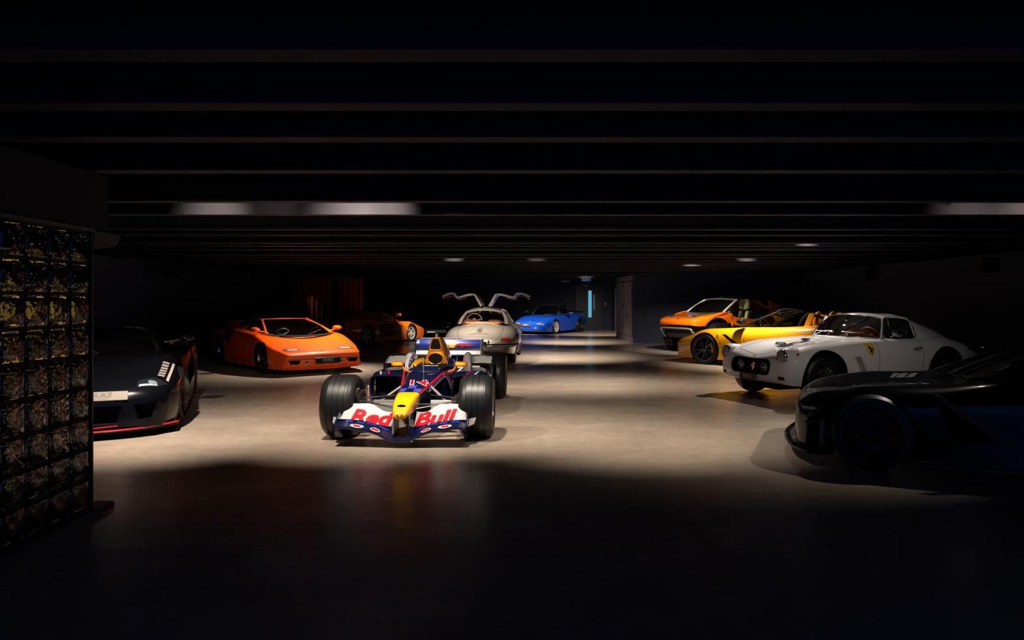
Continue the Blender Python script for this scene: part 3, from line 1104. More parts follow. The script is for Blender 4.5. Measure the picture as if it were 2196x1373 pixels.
# wall-washer heads whose light scallops the next beam
for wx, ww, wl in ((-2.95, 75, 'over the dark car beside the glass screen'), (-2.35, 10, 'between the glass screen and the racing car'), (-1.62, 110, 'over the racing car nose, first of the pair'), (-1.27, 110, 'over the racing car nose, second of the pair'), (4.75, 30, 'over the black grand tourer, first of the pair'), (5.35, 55, 'over the black grand tourer, second of the pair')):
    spotlight(wx, S1, Z_L, wx - 0.3, S1 + 2.6, 1.75, ww, 76, 1.0, 'black washer spotlight grazing the ceiling beam ' + wl)
for wx, wy, ww, wl in ((4.75, B[8] - 0.3, 30, 'over the white coupe'), (-1.3, B[12] - 0.35, 25, 'behind the gullwing coupe'), (5.25, B[12] - 0.35, 25, 'over the yellow open car'), (0.55, B[12] - 0.35, 10, 'over the aisle'), (2.9, B[19] - 0.5, 25, 'before the back door')):
    spotlight(wx, wy, Z_L, wx, wy + 2.4, 1.9, ww, 70, 1.0, 'black washer spotlight grazing the ceiling beam ' + wl)
LAMPS = [
    # x, y, aim x, aim y, aim z, watts, cone, label
    (-3.75, S1 + 0.1, -3.9, 7.7, 0.0, 760, 92, 'above the floor before the dark hypercar'),
    (-1.95, S1 - 0.1, -1.5, 7.9, 0.2, 480, 90, 'left of the racing car nose'),
    (-0.60, S1 + 0.1, -0.6, 8.1, 0.2, 420, 88, 'right of the racing car nose'),
    (1.15, S1 + 0.2, 1.3, 7.6, 0.0, 400, 90, 'above the open aisle beside the racing car'),
    (4.55, S1 + 0.4, 3.2, 7.2, 0.0, 240, 84, 'above the black grand tourer bonnet'),
    (4.5, B[8] + 0.38, 4.35, B[8] + 0.1, 0.0, 370, 128, 'above the white coupe'),
    (1.3, B[8] + 0.5, 1.2, B[8] + 0.9, 0.0, 520, 92, 'in the middle of the ceiling above the open aisle'),
    (-1.2, B[8] + 0.5, -1.0, B[8] + 0.2, 0.3, 500, 70, 'above the racing car rear wing'),
    (-1.25, B[11] + 0.4, -0.75, B[11] + 2.0, 0.7, 1100, 64, 'behind the silver gullwing coupe'),
    (5.15, B[11] + 0.5, 5.5, B[11] + 1.0, 0.5, 750, 104, 'above the yellow open car'),
    (-3.6, B[11] + 0.35, -4.1, B[11] + 0.1, 0.4, 850, 96, 'above the bonnet of the orange wedge car'),
    (4.4, B[13] + 0.4, 5.0, B[13] + 2.6, 0.9, 800, 64, 'before the orange buggy'),
    (1.2, B[13] + 0.4, 1.2, B[13] + 1.2, 0.0, 900, 100, 'above the aisle beside the gullwing coupe'),
    (1.6, B[17] + 0.6, 2.0, B[17] + 1.4, 0.0, 900, 90, 'above the aisle before the storage block'),
    (0.3, B[19] + 0.5, 0.85, 30.4, 0.6, 1500, 46, 'before the blue car'),
    (3.2, B[19] + 0.5, 3.4, 30.5, 0.0, 600, 90, 'before the back door'),
    (-2.2, B[18] + 0.4, -2.9, 26.8, 0.6, 60, 36, 'added to light the black roadster'),  # added lamp, gives the otherwise unlit roadster its glints
    (-2.6, B[17] - 0.5, -3.75, 24.8, 0.5, 900, 40, 'over the nose of the slatted orange sports car'),
]
for lx, ly, tx, ty, tz, lw, lc, ll in LAMPS:
    spotlight(lx, ly, Z_L, tx, ty, tz, lw, lc, 1.0, 'black track spotlight between the beams ' + ll)
spotlight(-7.6, 25.1, 2.2, -7.2, 25.6, 1.2, 8, 30, 1.0, 'black track spotlight grazing the dark red curtain')
# ================================================================ racing car
def ringbody(rows, n_def=3.0, seg=28, nst=40, caps=True):
    """loft of superellipse rings; row = x, cy, z_top, z_bottom, half width top, half width bottom, exponent"""
    rows = sorted(rows)
    xs = [r[0] for r in rows]
    fs = [pchip(xs, [r[k] for r in rows]) for k in range(1, 7)]
    R = []
    for i in range(nst + 1):
        x = xs[0] + (xs[-1] - xs[0]) * i / nst
        cy, zt, zb, wt, wb, n = [g(x) for g in fs]
        ring = []
        for k in range(seg):
            a = 2 * pi * k / seg
            c, s = cos(a), sin(a)
            zz = math.copysign(abs(s) ** (2 / n), s)
            w = wb + (wt - wb) * (zz * 0.5 + 0.5)
            ring.append(Vector((x, cy + w * math.copysign(abs(c) ** (2 / n), c), (zt + zb) / 2 + (zt - zb) / 2 * zz)))
        R.append(ring)
    V, Fc = grid(R, closed=True)
    if caps:
        Fc.append(list(range(seg)))
        Fc.append([len(V) - seg + i for i in range(seg)][::-1])
    return fixn((V, Fc))


def build_race_car():
    NAVY = paint('race_navy', (0.006, 0.010, 0.045), 0.2, 0.3)
    BLUE = paint('race_blue', (0.015, 0.045, 0.32), 0.2, 0.3)
    CHK = paint('race_check_blue', (0.05, 0.07, 0.42), 0.0, 0.4)
    YEL = paint('race_yellow', (0.92, 0.40, 0.004), 0.0, 0.4)
    ORA = paint('race_orange_gold', (0.62, 0.20, 0.004), 0.35, 0.3)
    MIRR = paint('race_mirror_orange', (0.85, 0.13, 0.005), 0.0, 0.3)
    SIL = paint('race_silver', (0.62, 0.61, 0.60), 0.25, 0.35)
    CARB = mat('carbon_fibre', (0.014, 0.014, 0.015), 0.35, coat=0.5)
    GREYP = mat('race_grey', (0.20, 0.19, 0.18), 0.5)
    rt = empty('race_car', 'navy blue open-wheel racing car with yellow nose, number 14 and a big rear wing', 'race car', (-1.035, 8.97, 0), 268.0)
    # chassis
    ch = obj('chassis', *ringbody([
        (1.60, 0, 0.485, 0.30, 0.124, 0.10, 6), (1.3, 0, 0.515, 0.27, 0.145, 0.11, 6.5), (1.0, 0, 0.545, 0.22, 0.17, 0.13, 7), (0.6, 0, 0.595, 0.12, 0.22, 0.2, 6),
        (0.3, 0, 0.60, 0.05, 0.255, 0.28, 5), (-0.45, 0, 0.60, 0.05, 0.30, 0.32, 5), (-0.9, 0, 0.55, 0.05, 0.27, 0.3, 4), (-1.5, 0, 0.38, 0.07, 0.16, 0.2, 4), (-2.0, 0, 0.30, 0.12, 0.1, 0.12, 3)], seg=56, nst=60), NAVY, rt, angle=40)
    nose = obj('nose_cone', *ringbody([(1.602, 0, 0.485, 0.30, 0.124, 0.10, 6), (1.75, 0, 0.470, 0.285, 0.118, 0.09, 5), (1.9, 0, 0.435, 0.275, 0.108, 0.08, 4), (2.02, 0, 0.378, 0.272, 0.088, 0.07, 2.8), (2.07, 0, 0.345, 0.275, 0.07, 0.055, 2.4), (2.09, 0, 0.32, 0.285, 0.04, 0.03, 2.0)], nst=40, seg=48), YEL, rt, angle=50)
    sh, shn = Shell(ch), Shell(nose)
    # nose detail
    for s in (-1, 1):
        t = lay(shn, ell2(s * 0.022, 0.318, 0.008, 0.008, 12), 'front', 0.003)
        obj('nose_camera_hole', *t, BLACK, nose)
    obj('nose_badge', *lay(shn, ell2(1.985, 0.0, 0.018, 0.045, 20), 'top', 0.002, 0.02), CHROME, nose)
    for i, (x0, x1) in enumerate(((1.602, 1.44), (1.44, 1.28))):
        for j in range(3):
            w = 0.086
            y0 = -0.129 + j * w
            if (i + j) % 2 == (0 if i == 0 else 0):
                obj('check_square', *lay(sh, poly2([(x0, y0), (x1, y0), (x1, y0 + w), (x0, y0 + w)]), 'top', 0.004, 0.02), CHK, ch)
    n14 = text2('14', 1, bold=0.02, shear=0.2)
    num = ([Vector((1.13 + p[1] * 0.34, p[0] * 0.235, 0)) for p in n14[0]], n14[1])
    n14b = text2('14', 1, bold=0.055, shear=0.2)
    numb = ([Vector((1.13 + p[1] * 0.34, p[0] * 0.235, 0)) for p in n14b[0]], n14b[1])
    for isl in islands(lay(sh, numb, 'top', 0.004, 0.015)):
        obj('race_number_edge', *isl, WHITE, ch, smooth=False)
    for isl in islands(lay(sh, num, 'top', 0.006, 0.015)):
        obj('race_number', *isl, RED, ch, smooth=False)
    for s in (-1, 1):
        edge = [(1.59, s * 0.113), (1.3, s * 0.133), (1.0, s * 0.157), (0.72, s * 0.19), (0.55, s * 0.214)]
        obj('red_stripe', *seam(sh, edge, 'top', 0.022, 0.006), RED, ch)
        for q, m_ in ((0, RED), (1, CHK), (2, GREYP)):
            obj('fairing_stripe', *tube(catmull([(1.2, s * (0.15 + 0.004 * q), 0.50 - 0.028 * q), (0.75, s * 0.215, 0.565 - 0.026 * q), (0.55, s * 0.245, 0.585 - 0.026 * q), (0.45, s * 0.275, 0.53 - 0.028 * q), (0.36, s * 0.30, 0.43 - 0.03 * q)], 24), 0.011, 6), m_, ch)
    # side fairing arms sweeping from the cockpit down to the barge boards
    for s in (-1, 1):
        f = surf([[(0.95, s * 0.16, 0.30), (0.75, s * 0.20, 0.47), (0.42, s * 0.27, 0.56), (0.10, s * 0.36, 0.46), (-0.02, s * 0.42, 0.38)], [(0.92, s * 0.16, 0.27), (0.72, s * 0.2, 0.42), (0.42, s * 0.28, 0.50), (0.12, s * 0.37, 0.40), (0.0, s * 0.43, 0.33)]], 8, 18)
        obj('cockpit_fairing', *thick(f, 0.012), NAVY, rt)
        # barge board and turning vane
        bb = surf([[(1.05, s * 0.36, 0.08), (0.80, s * 0.42, 0.07), (0.45, s * 0.56, 0.06), (0.2, s * 0.66, 0.06)], [(1.0, s * 0.36, 0.30), (0.80, s * 0.42, 0.36), (0.45, s * 0.55, 0.34), (0.2, s * 0.66, 0.28)]], 6, 14)
        obj('barge_board', *thick(bb, 0.008), NAVY, rt)
        # sidepod with open inlet
        yc = s * 0.505
        rows = [(0.32, yc, 0.53, 0.19, 0.225, 0.21, 5), (0.1, yc, 0.56, 0.10, 0.235, 0.235, 5), (-0.4, s * 0.49, 0.56, 0.05, 0.23, 0.25, 5), (-0.9, s * 0.42, 0.46, 0.05, 0.2, 0.25, 4), (-1.35, s * 0.3, 0.32, 0.06, 0.12, 0.2, 4)]
        pod = ringbody(rows, seg=32, nst=30, caps=False)
        pod = obj('sidepod', *thick(pod, 0.016), NAVY, rt, angle=45)
        obj('inlet_duct', *prism([(yc - 0.2, 0.13), (yc + 0.2, 0.13), (yc + 0.215, 0.51), (yc - 0.215, 0.51)], 0.0, 0.02, 'x'), WELL, pod, smooth=False)
        ps = Shell(pod)
        for k, (m_, u) in enumerate(((RED, 0.0), (BLUE, 0.05), (SIL, 0.10))):
            y0 = s * (0.47 + u)
            obj('sidepod_band', *lay(ps, poly2([(0.30, y0), (0.30, y0 + s * 0.028), (0.12, y0 + s * 0.07), (0.12, y0 + s * 0.042)]), 'top', 0.003, 0.04), m_, pod)
        obj('sidepod_edge_plate', *bbox(0.30, 0.34, s * 0.735 - 0.006, s * 0.735 + 0.006, 0.10, 0.40, 0.004, 1), WHITE, rt)
        obj('sidepod_edge_stripe', *bbox(0.336, 0.345, s * 0.735 - 0.004, s * 0.735 + 0.004, 0.12, 0.38, 0.002, 1), RED, rt)
        # winglet plates, white flick and chimney
        obj('winglet', *thick(surf([[(-0.75, s * 0.42, 0.59), (-0.75, s * 0.6, 0.60), (-0.75, s * 0.73, 0.59)], [(-0.95, s * 0.42, 0.66), (-0.95, s * 0.6, 0.67), (-0.95, s * 0.73, 0.66)]], 6, 6), 0.012), SIL, rt)
        obj('winglet_end_plate', *prism([(-0.55, 0.44), (-0.55, 0.56), (-0.7, 0.63), (-1.0, 0.69), (-1.0, 0.5), (-0.8, 0.42)], s * 0.735 - 0.006, s * 0.735 + 0.006, 'y'), NAVY, rt, smooth=False)
        ck = surf([[(-0.75, s * 0.70, 0.10), (-1.0, s * 0.70, 0.10), (-1.15, s * 0.64, 0.10)], [(-0.80, s * 0.72, 0.35), (-1.0, s * 0.715, 0.35), (-1.15, s * 0.66, 0.35)], [(-0.95, s * 0.72, 0.60), (-1.05, s * 0.715, 0.60), (-1.15, s * 0.68, 0.60)]], 10, 8)
        obj('tyre_flick', *thick(ck, 0.01), SIL, rt)
        obj('chimney', *ringbody([(-0.60, s * 0.40, 0.66, 0.5, 0.045, 0.06, 2.4), (-0.68, s * 0.40, 0.73, 0.5, 0.06, 0.07, 2.4), (-0.82, s * 0.39, 0.735, 0.5, 0.06, 0.07, 2.4), (-0.95, s * 0.38, 0.66, 0.46, 0.045, 0.07, 2.4)], nst=16), GREYP if s > 0 else SIL, rt)
        # mirrors
        mm = obj('wing_mirror', *bbox(0.12, 0.22, s * 0.40 - 0.075, s * 0.40 + 0.075, 0.625, 0.685, 0.022, 3), MIRR, rt)
        obj('mirror_shell', *bbox(0.205, 0.225, s * 0.395 - 0.055, s * 0.395 + 0.055, 0.635, 0.675, 0.012, 2), YEL, mm)
        obj('mirror_stalk', *tube([(0.17, s * 0.34, 0.63), (0.2, s * 0.31, 0.58), (0.2, s * 0.24, 0.56)], 0.012, 6), MIRR, mm)
        # front suspension
        for a, b, r in (((1.72, s * 0.10, 0.33), (1.5, s * 0.60, 0.40), 0.017), ((1.15, s * 0.14, 0.40), (1.5, s * 0.60, 0.40), 0.017), ((1.66, s * 0.09, 0.29), (1.5, s * 0.58, 0.20), 0.016), ((1.1, s * 0.14, 0.25), (1.5, s * 0.58, 0.20), 0.016), ((1.60, s * 0.11, 0.36), (1.58, s * 0.58, 0.36), 0.012)):
            obj('wishbone', *tube([a, b], r, 8, flat=0.5), CARB, rt)
        obj('push_rod', *tube([(1.12, s * 0.15, 0.50), (1.48, s * 0.55, 0.22)], 0.014, 8), GREYP, rt)
        obj('brake_duct', *ringbody([(1.34, s * 0.545, 0.48, 0.2, 0.035, 0.035, 3), (1.5, s * 0.55, 0.50, 0.18, 0.045, 0.045, 3), (1.66, s * 0.54, 0.44, 0.22, 0.04, 0.04, 3)], nst=8), CARB, rt)
        for a, b in (((-1.1, s * 0.18, 0.36), (-1.5, s * 0.56, 0.38)), ((-1.75, s * 0.12, 0.34), (-1.5, s * 0.56, 0.38)), ((-1.1, s * 0.16, 0.14), (-1.5, s * 0.56, 0.2)), ((-1.8, s * 0.1, 0.18), (-1.5, s * 0.56, 0.2))):
            obj('wishbone', *tube([a, b], 0.016, 8, flat=0.5), CARB, rt)
    # cockpit: opening, headrest, roll hoop, engine cover
    obj('cockpit_opening', *prism([(0.34, -0.16), (0.38, 0), (0.34, 0.16), (-0.1, 0.235), (-0.42, 0.22), (-0.42, -0.22), (-0.1, -0.235)], 0.585, 0.607, 'z'), WELL, rt, smooth=False)
    obj('cockpit_rim', *tube([(0.36, -0.15, 0.607), (0.40, 0, 0.61), (0.36, 0.15, 0.607), (-0.1, 0.25, 0.62), (-0.44, 0.24, 0.64), (-0.44, -0.24, 0.64), (-0.1, -0.25, 0.62)], 0.016, 8, closed=True), CARB, rt)
    obj('windscreen_lip', *thick(surf([[(0.50, -0.16, 0.60), (0.55, 0, 0.605), (0.50, 0.16, 0.60)], [(0.42, -0.16, 0.645), (0.46, 0, 0.655), (0.42, 0.16, 0.645)]], 5, 9), 0.006), NAVY, rt)
    obj('dashboard', *bbox(0.2, 0.3, -0.15, 0.15, 0.56, 0.615, 0.02, 2), ORA, rt)
    obj('steering_wheel', *join(bbox(0.1, 0.13, -0.12, 0.12, 0.56, 0.64, 0.02, 2)), CARB, rt)
    for s in (-1, 1):
        obj('headrest_pad', *ringbody([(-0.42, s * 0.2, 0.68, 0.58, 0.05, 0.06, 3), (-0.2, s * 0.215, 0.67, 0.6, 0.045, 0.05, 3), (0.0, s * 0.225, 0.64, 0.6, 0.03, 0.035, 3)], nst=10), YEL if s < 0 else NAVY, rt)
        obj('cockpit_side_fin', *thick(surf([[(-0.42, s * 0.3, 0.74), (-0.2, s * 0.31, 0.69), (0.05, s * 0.29, 0.61)], [(-0.42, s * 0.3, 0.6), (-0.2, s * 0.3, 0.6), (0.02, s * 0.28, 0.59)]], 5, 9), 0.012), BLUE, rt)
    col = ringbody([(-0.40, 0, 0.80, 0.585, 0.085, 0.165, 3), (-0.46, 0, 0.95, 0.585, 0.062, 0.165, 2.8), (-0.62, 0, 0.97, 0.56, 0.07, 0.19, 2.8), (-0.95, 0, 0.93, 0.5, 0.055, 0.2, 2.6), (-1.3, 0, 0.78, 0.4, 0.03, 0.15, 2.4), (-1.75, 0, 0.52, 0.3, 0.012, 0.08, 2.2)], nst=36, seg=32)
    cov = obj('engine_cover', *col, ORA, rt, angle=50)
    obj('air_intake', *prism([(-0.036, 0.935), (0.036, 0.935), (0.052, 0.90), (0.068, 0.815), (0.05, 0.80), (-0.05, 0.80), (-0.068, 0.815), (-0.052, 0.90)], -0.41, -0.385, 'x'), WELL, cov, smooth=False)
    obj('intake_rim', *tube([(-0.388, y, z) for y, z in catmull2([(-0.04, 0.945), (0.04, 0.945), (0.06, 0.90), (0.078, 0.81), (0.052, 0.79), (-0.052, 0.79), (-0.078, 0.81), (-0.06, 0.90)])], 0.009, 8, closed=True), ORA, cov)
    obj('headrest_hole', *prism([(0.09 * cos(a), 0.675 + 0.065 * sin(a)) for a in [2 * pi * i / 20 for i in range(20)]], -0.40, -0.375, 'x'), WELL, cov, smooth=False)
    hz = [(-0.378, 0.105 * cos(a), 0.675 + 0.078 * sin(a)) for a in [2 * pi * i / 24 for i in range(24)]]
    obj('headrest_ring', *tube(hz, 0.010, 8, closed=True), ORA, cov)
    cs = Shell(cov)
    obj('cover_flash', *lay(cs, poly2([(-0.55, 0.9), (-0.62, 0.9), (-0.95, 0.6), (-0.8, 0.6)]), 'left', 0.003), SIL, cov)
    tc = obj('onboard_camera', *ringbody([(-0.42, 0, 1.055, 1.02, 0.13, 0.13, 4), (-0.48, 0, 1.06, 1.015, 0.135, 0.135, 4), (-0.58, 0, 1.055, 1.02, 0.11, 0.11, 3)], nst=8), BLACK, rt)
    obj('camera_stem', *bbox(-0.56, -0.46, -0.014, 0.014, 0.95, 1.03, 0.008, 2), GREYP, tc)
    obj('camera_strip', *bbox(-0.418, -0.412, -0.12, -0.01, 1.022, 1.034, 0.002, 1), SIL, tc)
    obj('antenna', *tube([(0.62, 0.0, 0.59), (0.62, 0.0, 0.77)], 0.004, 6), GREYP, rt)
    # floor, diffuser, gearbox
    obj('floor_plank', *prism([(1.1, -0.12), (0.5, -0.3), (0.25, -0.72), (-1.2, -0.72), (-1.35, -0.5), (-1.95, -0.45), (-1.95, 0.45), (-1.35, 0.5), (-1.2, 0.72), (0.25, 0.72), (0.5, 0.3), (1.1, 0.12)], 0.035, 0.055, 'z'), CARB, rt, smooth=False)
    obj('gearbox', *ringbody([(-1.2, 0, 0.42, 0.1, 0.15, 0.18, 4), (-1.9, 0, 0.36, 0.12, 0.08, 0.1, 4), (-2.05, 0, 0.3, 0.16, 0.05, 0.06, 3)], nst=10), GREYP, rt)
    # rear wing
    fl = surf([[(-1.93, -0.49, 0.70), (-1.93, 0, 0.70), (-1.93, 0.49, 0.70)], [(-1.99, -0.49, 0.765), (-1.99, 0, 0.765), (-1.99, 0.49, 0.765)], [(-2.10, -0.49, 0.82), (-2.10, 0, 0.82), (-2.10, 0.49, 0.82)]], 8, 16)
    rw = obj('rear_wing_flap', *thick(fl, 0.018), BLUE, rt)
    mp = surf([[(-1.80, -0.49, 0.625), (-1.80, 0, 0.625), (-1.80, 0.49, 0.625)], [(-1.86, -0.49, 0.66), (-1.86, 0, 0.66), (-1.86, 0.49, 0.66)], [(-1.93, -0.49, 0.685), (-1.93, 0, 0.685), (-1.93, 0.49, 0.685)]], 8, 16)
    obj('rear_wing_plane', *thick(mp, 0.02), SIL, rt)
    obj('rear_wing_gurney', *bbox(-2.115, -2.105, -0.49, 0.18, 0.845, 0.862, 0.003, 1), SIL, rt)
    obj('beam_wing', *thick(surf([[(-1.85, -0.49, 0.36), (-1.85, 0.49, 0.36)], [(-2.0, -0.49, 0.42), (-2.0, 0.49, 0.42)]], 5, 6), 0.012), GREYP, rt)
    for s in (-1, 1):
        obj('rear_wing_end_plate', *prism([(-1.72, 0.56), (-1.74, 0.80), (-1.80, 0.845), (-2.18, 0.845), (-2.18, 0.30), (-1.95, 0.28), (-1.85, 0.48)], s * 0.50 - 0.008, s * 0.50 + 0.008, 'y'), NAVY if s < 0 else GREYP, rt, smooth=False)
    obj('wing_pillar', *bbox(-2.0, -1.85, -0.015, 0.015, 0.3, 0.62, 0.006, 1), GREYP, rt)
    ws = Shell(rw)
    obj('sun_disc', *lay(ws, ell2(0.03, 0.764, 0.085, 0.05, 28), 'front', 0.004, 0.03), YELLOW_PRINT, rw)
    bull = [(0.02, 0.735), (0.05, 0.770), (0.10, 0.785), (0.16, 0.775), (0.22, 0.785), (0.27, 0.760), (0.31, 0.755), (0.34, 0.735), (0.30, 0.738), (0.26, 0.735), (0.25, 0.715), (0.235, 0.735), (0.18, 0.740), (0.15, 0.722), (0.11, 0.718), (0.13, 0.738), (0.09, 0.748), (0.06, 0.728), (0.03, 0.722)]
    for s in (-1, 1):
        P = [(0.03 + s * (u + 0.02), v) for u, v in bull]
        obj('bull_silhouette', *lay(ws, poly2(P if s > 0 else P[::-1]), 'front', 0.007, 0.03), RED, rw)
    # front wing
    ys = [-0.65, -0.55, -0.42, -0.32, -0.22, -0.11, 0, 0.11, 0.22, 0.32, 0.42, 0.55, 0.65]
    zl = [0.185, 0.195, 0.175, 0.165, 0.135, 0.085, 0.065, 0.085, 0.135, 0.165, 0.175, 0.195, 0.185]
    lead = [(2.10 - 0.05 * abs(y), y, z) for y, z in zip(ys, zl)]
    mid = [(2.00 - 0.05 * abs(y), y, z + 0.03) for y, z in zip(ys, zl)]
    trail = [(1.84, y, z + 0.085) for y, z in zip(ys, zl)]
    fw = obj('front_wing_plane', *thick(surf([lead, mid, trail], 10, 44), 0.016), NAVY, rt)
    obj('front_wing_lip', *tube(catmull(lead, 44), 0.012, 8), NAVY, fw)
    fsh = Shell(fw)
    for k in range(4):
        for s in (-1, 1):
            u0, u1 = (0.14, 0.24) if k == 0 else (0.26, 0.36) if k == 1 else (0.38, 0.46) if k == 2 else (0.50, 0.58)
            obj('wing_blue_patch', *lay(fsh, poly2([(1.96, s * u0), (1.96, s * u1), (1.87, s * u1 - s * 0.02), (1.87, s * u0 - s * 0.02)]), 'top', 0.004, 0.03), BLUE, fw)
    for s in (-1, 1):
        for u, v, rx in ((0.44, 2.02, 0.07), (0.255, 2.035, 0.05)):
            e = obj('sponsor_oval', *lay(fsh, ell2(v, s * u, 0.035, rx, 20), 'top', 0.006, 0.02), SIL, fw)
            obj('sponsor_mark', *lay(fsh, poly2([(v - 0.014, s * u - 0.04), (v + 0.014, s * u - 0.03), (v + 0.014, s * u + 0.04), (v - 0.014, s * u + 0.03)]), 'top', 0.009, 0.02), RED, fw)
        fy = [0.115, 0.18, 0.24, 0.34, 0.40, 0.50, 0.61, 0.645]
        lo = [0.185, 0.19, 0.20, 0.225, 0.235, 0.25, 0.255, 0.255]
        hi = [0.300, 0.300, 0.315, 0.375, 0.385, 0.385, 0.38, 0.30]
        a = [(1.93, s * y, z) for y, z in zip(fy, lo)]
        b = [(1.84, s * y, (z + w) / 2 - 0.005) for y, z, w in zip(fy, lo, hi)]
        c = [(1.75, s * y, w) for y, w in zip(fy, hi)]
        fl = obj('front_wing_flap', *thick(surf([a, b, c], 9, 30), 0.01), mat('wing_pale_grey', (0.40, 0.39, 0.385), 0.5), rt)
        fs_ = Shell(fl)
        word = 'Red' if s < 0 else 'Bull'
        for bold, eps, m_ in ((0.036, 0.008, RED),):
            t = text2(word, 1, bold=bold, shear=0.2)
            xs_ = [p[0] for p in t[0]]
            zs_ = [p[1] for p in t[0]]
            wx, hz_ = max(xs_) - min(xs_), max(zs_) - min(zs_)
            cx_, cz_ = (max(xs_) + min(xs_)) / 2, (max(zs_) + min(zs_)) / 2
            yc = 0.33
            t2 = ([Vector((s * (yc if s > 0 else yc - 0.01) + (p[0] - cx_) / wx * 0.42, 0.262 - s * (p[0] - cx_) / wx * -0.05 + (p[1] - cz_) / hz_ * 0.115, 0)) for p in t[0]], t[1])
            for isl in islands(lay(fs_, t2, 'front', eps, 0.02)):
                obj('team_letter', *isl, m_, fl, smooth=False)
        obj('wing_end_plate', *prism([(2.06, 0.10), (2.06, 0.22), (1.9, 0.31), (1.62, 0.34), (1.62, 0.06), (1.8, 0.05)], s * 0.655 - 0.007, s * 0.655 + 0.007, 'y'), NAVY, rt, smooth=False)
        obj('end_plate_fin', *thick(surf([[(1.95, s * 0.66, 0.19), (1.8, s * 0.66, 0.25), (1.65, s * 0.66, 0.27)], [(1.9, s * 0.72, 0.21), (1.8, s * 0.735, 0.27), (1.65, s * 0.74, 0.29)]], 5, 8), 0.008), GREYP, rt)
        obj('wing_pylon', *bbox(1.76, 2.03, s * 0.075 - 0.008, s * 0.075 + 0.008, 0.12, 0.31, 0.005, 1), SIL if s < 0 else NAVY, rt)
    for s in (-1, 1):
        v_ = obj('turning_vane', *bbox(1.36, 1.37, s * 0.20, s * 0.43, 0.22, 0.37, 0.003, 1), GREYP if s < 0 else SIL, rt)
        if s > 0:
            obj('vane_flash', *prism([(0.34, 0.24), (0.42, 0.24), (0.42, 0.36), (0.38, 0.36)], 1.372, 1.376, 'x'), YEL, v_, smooth=False)
    RIMR = mat('race_rim', (0.05, 0.05, 0.052), 0.35, 0.9)
    for s in (-1, 1):
        wheel(rt, 1.5, s * 0.72, 0.33, 0.355, 0.185, 'race', (ALLOY, RIMR, RIMR), s, grooves=4)
        wheel(rt, -1.5, s * 0.71, 0.33, 0.38, 0.185, 'race', (ALLOY, RIMR, RIMR), s, grooves=4)
    return rt


def catmull2(pts, n=32):
    """closed smooth 2-D curve"""
    P = [Vector((a, b, 0)) for a, b in pts]
    k = len(P)
    out = []
    for i in range(n):
        u = i / n * k
        j = int(u) % k
        t = u - int(u)
        a, b, c, d = P[j - 1], P[j], P[(j + 1) % k], P[(j + 2) % k]
        p = 0.5 * ((2 * b) + (c - a) * t + (2 * a - 5 * b + 4 * c - d) * t * t + (3 * b - a - 3 * c + d) * t ** 3)
        out.append((p.x, p.y))
    return out


build_race_car()
# ================================================================ shared car pieces
def row5(c, k, f=0.32):
    """symmetric row from left corner k over centre c to the right corner"""
    c, k = Vector(c), Vector(k)
    m = Vector((c.x + (k.x - c.x) * f, k.y * 0.58, c.z + (k.z - c.z) * f))
    q = Vector((c.x + (k.x - c.x) * 0.68, k.y * 0.86, c.z + (k.z - c.z) * 0.68))
    fl = lambda p: Vector((p.x, -p.y, p.z))
    return [k, q, m, c, fl(m), fl(q), fl(k)]


def symrow(x, pts):
    """pts = [(y, z)...] from outer left to centre (y = 0 last)"""
    a = [Vector((x, y, z)) for y, z in pts]
    return a + [Vector((p.x, -p.y, p.z)) for p in reversed(a[:-1])]


def screen(car, name, bc, bk, tc, tk, m, bow=0.02, nu=12, nv=22):
    b, t = row5(bc, bk), row5(tc, tk)
    mid = [(p + q) / 2 for p, q in zip(b, t)]
    nrm = (Vector(tc) - Vector(bc)).cross(Vector((0, 1, 0))).normalized()
    if nrm.z < 0:
        nrm = -nrm
    mid = [p + nrm * bow for p in mid]
    return obj(name, *surf([b, mid, t], nu, nv), m, car, angle=80)


def quad_glass(car, name, pts_lo, pts_hi, m, n=10):
    return obj(name, *surf([pts_lo, pts_hi], 6, n), m, car, angle=80)


def both(fn):
    for s in (1, -1):
        fn(s)


def flip(pts, s):
    return [Vector((p[0], p[1] * s, p[2])) for p in pts]


def headlamp(car, x, y, z, r, bezel, side, tilt=0.0, proud=0.05, name='headlamp'):
    """round headlamp: chrome ring, reflector, domed glass"""
    M = Matrix.Translation((x, y, z)) @ Matrix.Rotation(tilt * side, 4, 'Z')
    ring = xform(lathe([(r * 0.9, 0.012), (r * 0.97, 0.02), (r * 1.04, 0.012), (r * 1.08, -0.02), (r * 1.08, -0.08), (r * 0.9, -0.06)], 32, 'x', True), M)
    o = obj(name, *ring, bezel, car, angle=50)
    obj('reflector', *xform(lathe([(0, -0.06), (r * 0.45, -0.045), (r * 0.8, -0.01), (r * 0.9, 0.006)], 28, 'x'), M), mat('lamp_reflector', (.62, .62, .62), .35, .5), o)
    obj('bulb', *xform(lathe([(0, 0.004), (0.016, -0.004), (0.02, -0.03), (0.012, -0.06)], 12, 'x'), M), WHITE, o)
    obj('lens', *xform(lathe([(0, proud * 0.6), (r * 0.45, proud * 0.48), (r * 0.75, proud * 0.28), (r * 0.92, 0.008)], 28, 'x'), M), LAMP_GLASS, o)
    return o


